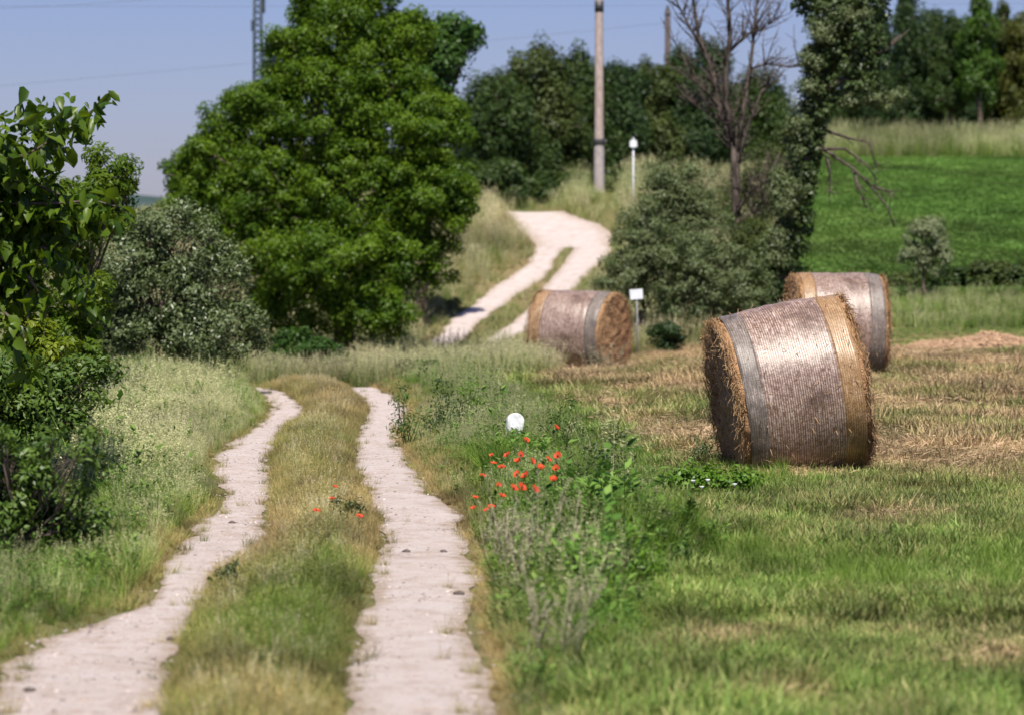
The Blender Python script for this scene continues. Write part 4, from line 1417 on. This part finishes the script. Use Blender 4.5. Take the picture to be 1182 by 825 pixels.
    q4 = np.concatenate([q4, np.stack([C2 - B2_, C2 + B2_, C2 + e2 + B2_ * .5, C2 + e2 - B2_ * .5], 1).reshape(-1, 3)])
    nf += npk
    ff = (np.arange(nf)[:, None] * 4 + np.arange(4)[None, :]) + len(V)
    var = np.concatenate([np.zeros(len(V)), np.repeat(rg.uniform(.15, 1, nf), 4)])
    link('hay', np_mesh('hay', np.concatenate([V, q4]), [f, ff], M_hay, {'var': var}), root)
    return root


make_bale(B1, R(6.5), R(9), 1.18, .775, .80, 'nearest and largest round hay bale, tilted, its net wrap shining pink', 3, sink=.04)
make_bale(B2, R(-25), R(-1), 1.50, .80, .80, 'round hay bale furthest left with its brown hay end showing, beside the track', 4, flip=True, sink=.03)
make_bale(B3, R(5), R(-1), 1.32, .80, .80, 'round hay bale half hidden behind the nearest bale', 5, flip=True, sink=.03)

# a loose ridge of raked hay
mbv = []; mbf = []
a = ground(1040, 404); b = ground(1235, 400)
nn = 70
rgh = np.random.default_rng(5)
Vr = []; prof = 13
for i in range(nn):
    t = i / (nn - 1)
    c = a.lerp(b, t)
    hh = (.10 + .16 * math.exp(-((t - .52) / .16) ** 2) + .05 * float(vnoise(t * 14, 3, 4))) * min(1, t * 8, (1 - t) * 8)
    for k in range(prof):
        s = k / (prof - 1) * 2 - 1
        yy = c.y + s * .55
        zz = hz(c.x, yy) + hh * max(0, 1 - s * s) ** .8 + (rgh.uniform(-.02, .02) if abs(s) < .95 else -.02)
        Vr.append((c.x, yy, zz))
for i in range(nn - 1):
    for k in range(prof - 1):
        q = i * prof + k
        mbf.append((q, q + prof, q + prof + 1, q + 1))
Vr = np.array(Vr); nf = 3000
ci = rgh.integers(0, len(Vr), nf); C = Vr[ci] + rgh.normal(0, .04, (nf, 3)) * np.array([1, 1, .3])
T = unit(rgh.normal(size=(nf, 3)) * np.array([1, 1, .35])); Bv = unit(np.cross(T, np.array([0, -.6, 1.0])))
Lf = rgh.uniform(.06, .2, nf)[:, None]; Wf = .007
q4 = np.stack([C - T * Lf / 2 - Bv * Wf, C - T * Lf / 2 + Bv * Wf, C + T * Lf / 2 + Bv * Wf, C + T * Lf / 2 - Bv * Wf], 1).reshape(-1, 3)
ff = (np.arange(nf)[:, None] * 4 + np.arange(4)[None, :]) + len(Vr)
t_ = NT('raked_hay'); tc_ = t_.n('ShaderNodeTexCoord').outputs['Object']; n_ = t_.noise(tc_, 25, 4, .7)
M_raked = t_.out(t_.pbr(t_.mix(t_.ramp(n_, .3, .7), (.30, .17, .10), (.58, .40, .26)), .9, .1, n_, 1, .03))
o = link('hay_windrow', np_mesh('hay_windrow', np.concatenate([Vr, q4]), [np.array(mbf), ff], M_raked))
tag(o, 'low ridge of loose raked hay on the field at the right edge', 'hay')

# ------------------------------------------------------------------ poles, wires, mast, signs
def pole_thing():
    D = 125.0
    p = at(691.5, 222, D); p.z = hz(p.x, p.y)
    root = empty('utility_pole', p, 'thick weathered utility pole with a dark clamp at the top of the track', 'utility pole')
    top = at(693, -95, D).z - p.z
    zc = at(692, 164, D).z - p.z
    m = D / F
    conc = simple('pole_concrete', (.34, .29, .28), (.46, .40, .385), 8, .9, .2)
    wood = simple('pole_wood', (.34, .26, .23), (.50, .40, .365), 7, .85, .2, .5, .01, (1, 1, .5))
    steel = simple('dark_steel', (.03, .03, .032), (.07, .065, .065), 20, .5, .5)
    MB().lathe([(6.4 * m, -.4), (6.4 * m, 0), (5.8 * m, zc)], 16).build('pole_stub', conc, root, False)
    MB().lathe([(5.4 * m, zc), (4.9 * m, zc + 2.2), (4.3 * m, top)], 20).build('shaft', wood, root, False)
    b = MB()
    b.lathe([(6.6 * m, zc - .10), (7.0 * m, zc - .08), (7.0 * m, zc + .08), (6.6 * m, zc + .10)], 16)
    b.box((7.6 * m, 0, zc), (.10, .08, .12))
    b.build('clamp', steel, root)
    MB().lathe([(5.2 * m, at(692, 14, D).z - p.z), (5.2 * m, at(692, 2, D).z - p.z)], 16).build('upper_clamp', steel, root)
    MB().box((0, -.16, top - .35), (2.0, .10, .12)).build('crossarm', wood, root, False, .01)
    ins = []
    for x in (-.9, .9, 0):
        z0 = top - .29 if x else top
        o = MB().lathe([(.02, z0), (.02, z0 + .06), (.055, z0 + .08), (.045, z0 + .12), (.055, z0 + .14), (.03, z0 + .2)], 10, (x, -.16 if x else 0, 0)).build('insulator', conc, root)
        ins.append(p + Vector((x, -.16 if x else 0, z0 + .18)))
    return ins


INS = pole_thing()
M_wire = simple('wire_metal', (.05, .05, .055), (.09, .09, .10), 5, .5, .5)


def wire(a, b, sag, r, label, through=None):
    pts = []
    for k in range(41):
        t = k / 40
        q = a.lerp(b, t); q.z -= sag * 4 * t * (1 - t)
        pts.append(q)
    o = MB().tube(pts, r, 5).build('overhead_wire', M_wire)
    tag(o, label, 'wire', 'overhead wires')


wire(INS[0], at(-420, -10, 118), .65 + 1.0, .0055, 'upper slack overhead wire left of the thick pole, dipping across the left sky')
wire(at(776, 26, 165), at(-300, 125, 150), .1, .0055, 'lowest faint overhead wire running down across the left sky')
wire(INS[2] + Vector((0, 0, 0)), at(1500, -60, 128), .3, .0055, 'overhead wire running right from the thick pole')
wire(at(-250, 6, 140), at(1400, 2, 140), .12, .0055, 'nearly level overhead wire along the top edge of the sky')

D = 165.0
p = at(770.5, 215, D); p.z = hz(p.x, p.y)
root = empty('utility_pole', p, 'thin distant brown pole rising behind the dark trees left of the bare tree', 'utility pole')
tp = at(770.5, 11, D).z - p.z
MB().lathe([(.17, -.3), (.16, 2), (.125, tp)], 12).build('shaft', simple('old_pole_wood', (.10, .075, .07), (.2, .16, .145), 8, .9, .2), root, False)
MB().lathe([(.15, tp - .28), (.15, tp - .16)], 12).build('band', M_wire, root)
MB().lathe([(.04, tp), (.07, tp + .05), (.06, tp + .16), (.02, tp + .2)], 10).build('insulator', M_wire, root)


def mast():
    D = 190.0
    p = at(298, 235, D); p.z = hz(p.x, p.y)
    root = empty('lattice_mast', p, 'narrow dark lattice mast rising behind the big tree', 'mast')
    top = at(298, -70, D).z - p.z
    st = simple('painted_steel', (.012, .025, .035), (.03, .05, .06), 4, .5, .5)
    leg = []
    wd = .21
    for sx, sy in ((-1, -1), (1, -1), (1, 1), (-1, 1)):
        MB().tube([(sx * wd * 1.3, sy * wd * 1.3, 0), (sx * wd * .8, sy * wd * .8, top)], .05, 6).build('leg', st, root)
    br = MB()
    n = 40
    for k in range(n):
        z0 = top * k / n; z1 = top * (k + 1) / n
        w0 = wd * (1.3 - .5 * k / n); w1 = wd * (1.3 - .5 * (k + 1) / n)
        cs = ((-1, -1), (1, -1), (1, 1), (-1, 1))
        for j in range(4):
            a = cs[j]; b = cs[(j + 1) % 4]
            if k % 2: a, b = b, a
            br.tube([(a[0] * w0, a[1] * w0, z0), (b[0] * w1, b[1] * w1, z1)], .035, 4)
    br.build('bracing', st, root)
    MB().box((.32, 0, at(298, 6, D).z - p.z), (.16, .2, .9)).build('antenna', st, root, False, .02)
    MB().box((-.3, 0, at(298, 30, D).z - p.z), (.12, .2, .6)).build('antenna', st, root, False, .02)


mast()

M_white = simple('white_enamel', (.66, .68, .74), (.78, .80, .84), 12, .45, .4)
M_post = simple('galvanised_post', (.42, .42, .43), (.58, .58, .58), 20, .5, .5)
D = 72.0
p = at(735, 376, D); p.z = hz(p.x, p.y)
root = empty('plate_sign', p, 'small white rectangular plate sign on a thin post behind the left bale', 'sign')
zt = at(734, 340, D).z - p.z
MB().tube([(0.02, 0, -.2), (0, 0, zt - .05), (-.01, 0, zt + .08)], .018, 8).build('post', M_post, root)
MB().box((-.01, -.03, zt), (.27, .012, .21), Matrix.Rotation(R(-4), 3, 'Y')).build('plate', M_white, root, False, .004)
D = 116.0
p = at(731, 209, D); p.z = hz(p.x, p.y)
root = empty('post_sign', p, 'white post with a square plate and pointed top below the skyline trees', 'sign')
zt = at(730, 166, D).z - p.z
MB().tube([(0, 0, -.2), (0, 0, zt)], .024, 8).build('post', M_white, root)
mm = MB()
out = [(-.19, -.12), (-.12, -.19), (.12, -.19), (.19, -.12), (.17, .13), (.06, .18), (0, .33), (-.06, .18), (-.17, .13)]
for yy in (-.08, -.055):
    for x, z in out: mm.v.append((x * .66, yy, zt + z * .7))
n = len(out)
mm.f.append(tuple(range(n))); mm.f.append(tuple(range(2 * n - 1, n - 1, -1)))
for k in range(n): mm.f.append((k, k + n, (k + 1) % n + n, (k + 1) % n))
mm.build('plate', M_white, root, False)

# white round-topped marker in the long grass
D = 33.0
p = at(590, 520, D); p.z = hz(p.x, p.y)
z1 = at(590, 476, D).z - p.z
hw = 10.0 * D / F
mm = MB()
n = 20
outl = [(-hw * .62, -.05), (-hw * .72, z1 * .25), (-hw, z1 * .58)] + [(-hw * math.cos(math.pi * k / n), z1 - hw * .95 + hw * .95 * math.sin(math.pi * k / n)) for k in range(n + 1)] + [(hw * .95, z1 * .62), (hw * .7, z1 * .3), (hw * .6, -.05)]
for yy in (-.045, .045):
    for x, z in outl: mm.v.append((x, yy, z))
k0 = len(outl)
mm.f.append(tuple(range(k0 - 1, -1, -1))); mm.f.append(tuple(range(k0, 2 * k0)))
for k in range(k0): mm.f.append((k, (k + 1) % k0, (k + 1) % k0 + k0, k + k0))
o = mm.build('marker_stone', simple('white_limewash', (.42, .43, .44), (.74, .76, .78), 14, .7, .3, .6, .01), None, False, .012)
o.location = p; o.rotation_euler = (R(-6), R(7), R(12))
tag(o, 'small white round topped marker in the long grass above the poppies', 'marker')

# ------------------------------------------------------------------ flowers
M_petal = leaf_mat('poppy_petal', (.70, .055, .02), (.82, .13, .05), .35, .5, .2)
M_pc = simple('poppy_heart', (.012, .01, .012), (.03, .025, .02), 30, .7, .2)
M_stem = simple('flower_stem', (.06, .11, .03), (.10, .15, .05), 20, .7, .2)


def make_poppy(h, seed):
    rr = random.Random(seed)
    root = empty('poppy', (0, 0, 0), 'x', 'flower')
    MB().tube([(0, 0, 0), (.01, .01, h * .5), (rr.uniform(-.02, .02), 0, h)], [.0035, .003, .0025], 5).build('stem', M_stem, root)
    V = []; Fc = []; var = []
    op = rr.uniform(.5, 1.0)
    for k in range(4):
        a0 = k * math.pi / 2 + rr.uniform(-.2, .2)
        base = len(V); nu, nv = 6, 4
        v = rr.random()
        for j in range(nv + 1):
            t = j / nv
            for i in range(nu + 1):
                s = i / nu * 2 - 1
                a = a0 + s * .95 * (.35 + .65 * t)
                r = .040 * (t ** .8) * (1 - .18 * s * s * t) * (1 + rr.uniform(-.05, .05))
                rad = r * (.55 + .4 * op); z = r * (1.05 - .55 * op) + (.006 * math.sin(s * 7 + k) * t) + .001 * k
                V.append((rad * math.cos(a), rad * math.sin(a), h + z)); var.append(v)
        for j in range(nv):
            for i in range(nu):
                q = base + j * (nu + 1) + i
                Fc.append((q, q + 1, q + nu + 2, q + nu + 1))
    rot = Matrix.Rotation(R(rr.uniform(25, 60)), 3, 'X')      # most blooms turn towards the light
    V = [tuple(rot @ Vector((x, y, z - h)) + Vector((0, 0, h))) for x, y, z in V]
    link('petals', np_mesh('petals', np.array(V), [np.array(Fc)], M_petal, {'var': np.array(var)}, True), root)
    hb = MB().lathe([(.002, .0), (.008, .004), (.010, .012), (.006, .018), (.001, .019)], 8)
    hb.v = [rot @ Vector(v) + Vector((0, 0, h)) for v in hb.v]
    hb.build('seed_head', M_pc, root)
    return root


PROTO = [make_poppy(.5, 200 + k) for k in range(5)]
spots = [(642, 500), (607, 514), (568, 529), (586, 529), (601, 527), (598, 534), (614, 533), (632, 533), (644, 527), (642, 541), (569, 540), (579, 543), (597, 547), (607, 548),
         (556, 553), (639, 554), (578, 571), (592, 563), (602, 563), (616, 566), (548, 574), (548, 585), (563, 587), (567, 583), (575, 560), (624, 540),
         (385, 564), (414, 596), (365, 590), (384, 577)]
own = {0: 'single red poppy highest of its patch, above the others in the long grass', 26: 'highest red poppy on the grass strip between the two ruts',
       27: 'red poppy at the right edge of the middle grass strip beside the right rut', 28: 'lowest left red poppy on the middle grass strip', 29: 'faint red poppy just under the highest one on the middle strip',
       1: 'red poppy second highest, under the white marker', 20: 'leftmost red poppy above another one at the rim of the right rut', 22: 'lowest red poppy of the patch right of the right rut'}
for k, (sx, sy) in enumerate(spots):
    left = sx < 450
    h = rnd.uniform(.42, .56) if not left else rnd.uniform(.2, .26)
    if k == 0: h = .60
    if not left and sx < 582: h = .26 if sx < 572 else .34
    d = (CAMZ - h) * F / (sy - HOR)
    p = at(sx, sy, d); p.z = hz(p.x, p.y)
    o = PROTO[k] if k < 5 else copy_tree(PROTO[k % 5])
    o.location = p; o.rotation_euler = (0, 0, rnd.uniform(-1.2, 1.2))
    s = h / .5
    sz = rnd.uniform(.65, 1.0); o.scale = (sz, sz, s)
    if left: o.scale = (.8, .8, s)
    o['label'] = own.get(k, 'red poppy in the crowded patch right of the right rut')
    o['group'] = 'poppies in the right verge' if not left else 'poppies on the middle strip'


# leafy and dry plants one can tell apart
def weed(name, label, px, py_base, d, lobes, mat, n, L, W, cl, seed, cat='plant', stems=9, height_px=60, stem_mat=None):
    rg = np.random.default_rng(seed); rr = random.Random(seed)
    p = at(px, py_base, d); p.z = hz(p.x, p.y)
    root = empty(name, p, label, cat)
    lo = [px_lobe(*a[:2], d, *a[2:]) for a in lobes]
    C, N, var = lobe_cloud(lo, n, cl, rg, 1, .3)
    T = rg.normal(size=C.shape) + np.array([0, 0, .4])
    link('foliage', leaves('foliage', C - np.array(p), N, T, L * rg.uniform(.6, 1.4, len(C)), W * rg.uniform(.7, 1.3, len(C)), mat, var), root)
    m = MB()
    for _ in range(stems):
        l = rr.choice(lo)
        e = Vector((l[0] + rr.uniform(-.8, .8) * l[3], l[1] + rr.uniform(-.8, .8) * l[4], l[2] + rr.uniform(-.2, 1.15) * l[5])) - p
        s = Vector((rr.uniform(-.05, .05), rr.uniform(-.05, .05), 0))
        m.tube([s, s.lerp(e, .5) + Vector((rr.uniform(-.03, .03), 0, .02)), e], [.005, .004, .002], 5)
    m.build('stems', stem_mat or M_stem, root)
    return root, p


M_weed = leaf_mat('weed_leaf', (.03, .075, .012), (.09, .17, .03), .25, .45, .3)
M_bind = leaf_mat('bright_weed_leaf', (.06, .14, .012), (.15, .27, .03), .3, .45, .3)
M_weedd = leaf_mat('dark_weed_leaf', (.02, .045, .014), (.06, .09, .03), .2, .5, .3)
M_drys = simple('dry_stalk', (.17, .16, .10), (.36, .33, .22), 20, .9, .1)
M_dryl = leaf_mat('withered_leaf', (.10, .11, .065), (.24, .24, .15), .1, .8, .1)
weed('leafy_weed', 'dark leafy weed on the left rim of the middle grass strip', 258, 690, 20.6, [(262, 668, 14, 18), (270, 655, 8, 14), (256, 682, 14, 10)], M_weedd, 320, .03, .013, .05, 301)
weed('poppy_plant', 'green clump of leaves under the poppies on the middle strip', 405, 612, 25.2, [(405, 592, 14, 14), (392, 585, 10, 10), (412, 604, 10, 8)], M_weedd, 420, .03, .012, .05, 302)
r1_, p1_ = weed('bindweed', 'bright green leafy weed with small white flowers before the nearest bale', 805, 578, 28.4, [(795, 556, 26, 16), (820, 555, 24, 16), (840, 560, 20, 12), (776, 560, 20, 12), (860, 556, 16, 10)], M_bind, 2600, .045, .026, .09, 303)
fl = MB()
M_wf = simple('white_blossom', (.74, .74, .72), (.85, .85, .84), 30, .6, .2)
for fx, fy in ((817, 555), (841, 570), (836, 573), (848, 560), (818, 572), (822, 575), (810, 563), (852, 573), (800, 556)):
    q = at(fx, fy, 28.1) - p1_
    fl.lathe([(.002, -.01), (.010, 0), (.021, .016), (.019, .018), (.004, .008)], 8, q)
fl.build('blossoms', M_wf, r1_)
weed('thistle', 'dark spiky weed at the left foot of the nearest bale', 812, 548, 31.2, [(808, 522, 12, 20), (818, 515, 8, 18), (800, 530, 8, 12)], M_weedd, 300, .045, .010, .06, 304)
weed('thistle', 'low dark weed bush between the poppies and the nearest bale', 690, 600, 25.5, [(690, 560, 22, 30), (715, 575, 20, 22), (672, 580, 16, 20)], M_weedd, 700, .05, .012, .08, 305)


def dry_weed(name, label, px, top, pb, d, wpx, n, seed):
    rr = random.Random(seed)
    p = at(px, pb, d); p.z = hz(p.x, p.y)
    m = MB(); C = []
    zt = at(px, top, d).z - p.z
    for _ in range(n):
        x = rr.gauss(0, wpx * d / F * .5); h = zt * rr.uniform(.6, 1.0)
        s = Vector((x * .45, rr.uniform(-.1, .1), 0)); e = Vector((x, rr.uniform(-.15, .15), h))
        mid_ = s.lerp(e, .5) + Vector((rr.uniform(-.02, .02), 0, 0))
        m.tube([s, mid_, e], [.0045, .0035, .002], 5)
        for k in range(9):
            b = s.lerp(e, rr.uniform(.3, .98))
            t = b + Vector((rr.uniform(-.09, .09), rr.uniform(-.08, .08), rr.uniform(.04, .13)))
            m.tube([b, t], [.0022, .0014], 4)
            for _ in range(4): C.append(tuple(b.lerp(t, rr.uniform(.3, 1.05))))
    for c in C:                                   # withered little leaves and seed heads along the stalks
        t = Vector((rr.gauss(0, 1), rr.gauss(0, 1), rr.gauss(.8, 1))).normalized() * rr.uniform(.012, .026)
        b = t.orthogonal().normalized() * rr.uniform(.003, .006); k = len(m.v); c = Vector(c)
        m.v += [c, c + t * .5 + b, c + t, c + t * .5 - b]; m.f.append((k, k + 1, k + 2, k + 3))
    o = m.build(name, M_drys)
    o.location = p
    tag(o, label, 'plant')


dry_weed('dry_weed', 'grey dry stalky weed below the poppies, tallest in the right verge', 625, 565, 700, 20.0, 55, 17, 311)
dry_weed('dry_weed', 'grey withered stalks in the foreground right of the right rut', 640, 650, 800, 16.6, 50, 8, 312)
dry_weed('dry_weed', 'thin grey stalks at the edge of the grass left of the poppies', 585, 575, 680, 21.0, 26, 7, 313)
dry_weed('dry_weed', 'small dry stalks in front of the left hay bale', 700, 395, 436, 62.0, 34, 16, 314)

for k, (wx, wy, hh, ww, lab) in enumerate(((470, 505, 60, 22, 'leafy green weed at the right rim of the right rut below its bend'), (505, 500, 66, 24, 'tall leafy weed right of the bend of the right rut'),
                                       (545, 490, 56, 22, 'bushy weed left of the white marker'), (655, 520, 62, 24, 'tall green weed just right of the highest poppy'),
                                       (700, 560, 60, 28, 'tall green weed in the verge halfway from the poppies to the nearest bale'),
                                       (735, 690, 90, 36, 'large lush weed at the boundary of the cut grass'))):
    g = ground(wx, wy + 12)
    weed('leafy_weed', lab, wx, wy + 12, g.y, [(wx + rnd.uniform(-.5, .5) * ww, wy - hh * f, ww * (.65 - .3 * f), hh * .22) for f in (.1, .35, .6, .85)] + [(wx + rnd.uniform(-1, 1) * ww, wy - hh * .4, ww * .4, hh * .25)],
         (M_weed, M_weedd, M_bind)[k % 3], 420, .05, .014, .08, 320 + k, stems=11)

# yellow flower clump beyond the track and small clods on the ruts
D = 54
p = at(507, 452, D); p.z = hz(p.x, p.y)
root = empty('yellow_flower', p, 'small yellow flower where the right rut dips out of sight', 'flower')
zz = at(507, 437, D).z - p.z
MB().tube([(0, 0, -.02), (.01, 0, zz)], [.006, .004], 5).build('stem', M_stem, root)
M_yp = simple('yellow_petal', (.65, .42, .03), (.8, .55, .05), 20, .6, .2)
for k in range(6):
    MB().lathe([(.004, 0), (.022, .012), (.028, .022), (.010, .026)], 8, (rnd.uniform(-.035, .035), rnd.uniform(-.03, .03), zz + rnd.uniform(-.06, .06))).build('petals', M_yp, root)
for k, (sx, sy, s, lab) in enumerate(((530, 689, .026, 'dark clod at the right edge of the right rut'), (469, 640, .022, 'small dark clod in the middle of the right rut'),
                                      (198, 742, .02, 'dark stone near the right side of the left rut'), (34, 802, .022, 'dark stone low in the left rut near the corner'),
                                      (268, 606, .02, 'tiny dark stone in the narrow part of the left rut'), (512, 640, .02, 'small dark stone near the right rim of the right rut'))):
    g = ground(sx, sy)
    m = MB()
    rr = random.Random(k)
    n = 12
    for j, (zr, rr0) in enumerate(((-.3, .7), (.1, 1.0), (.45, .85), (.7, .35))):
        for i in range(n):
            a = 2 * math.pi * i / n
            q = rr0 * s * rr.uniform(.75, 1.2)
            m.v.append((q * 1.35 * math.cos(a), q * math.sin(a), zr * s * rr.uniform(.8, 1.15)))
    for j in range(3):
        for i in range(n):
            a = j * n + i; b = j * n + (i + 1) % n
            m.f.append((a, b, b + n, a + n))
    m.f.append(tuple(3 * n + i for i in range(n)))
    o = m.build('clod', simple('dark_clod_%d' % k, (.07, .055, .05), (.15, .12, .11), 40, .95, .1))
    o.location = g + Vector((0, 0, .018))
    tag(o, lab, 'stone', 'clods on the ruts')
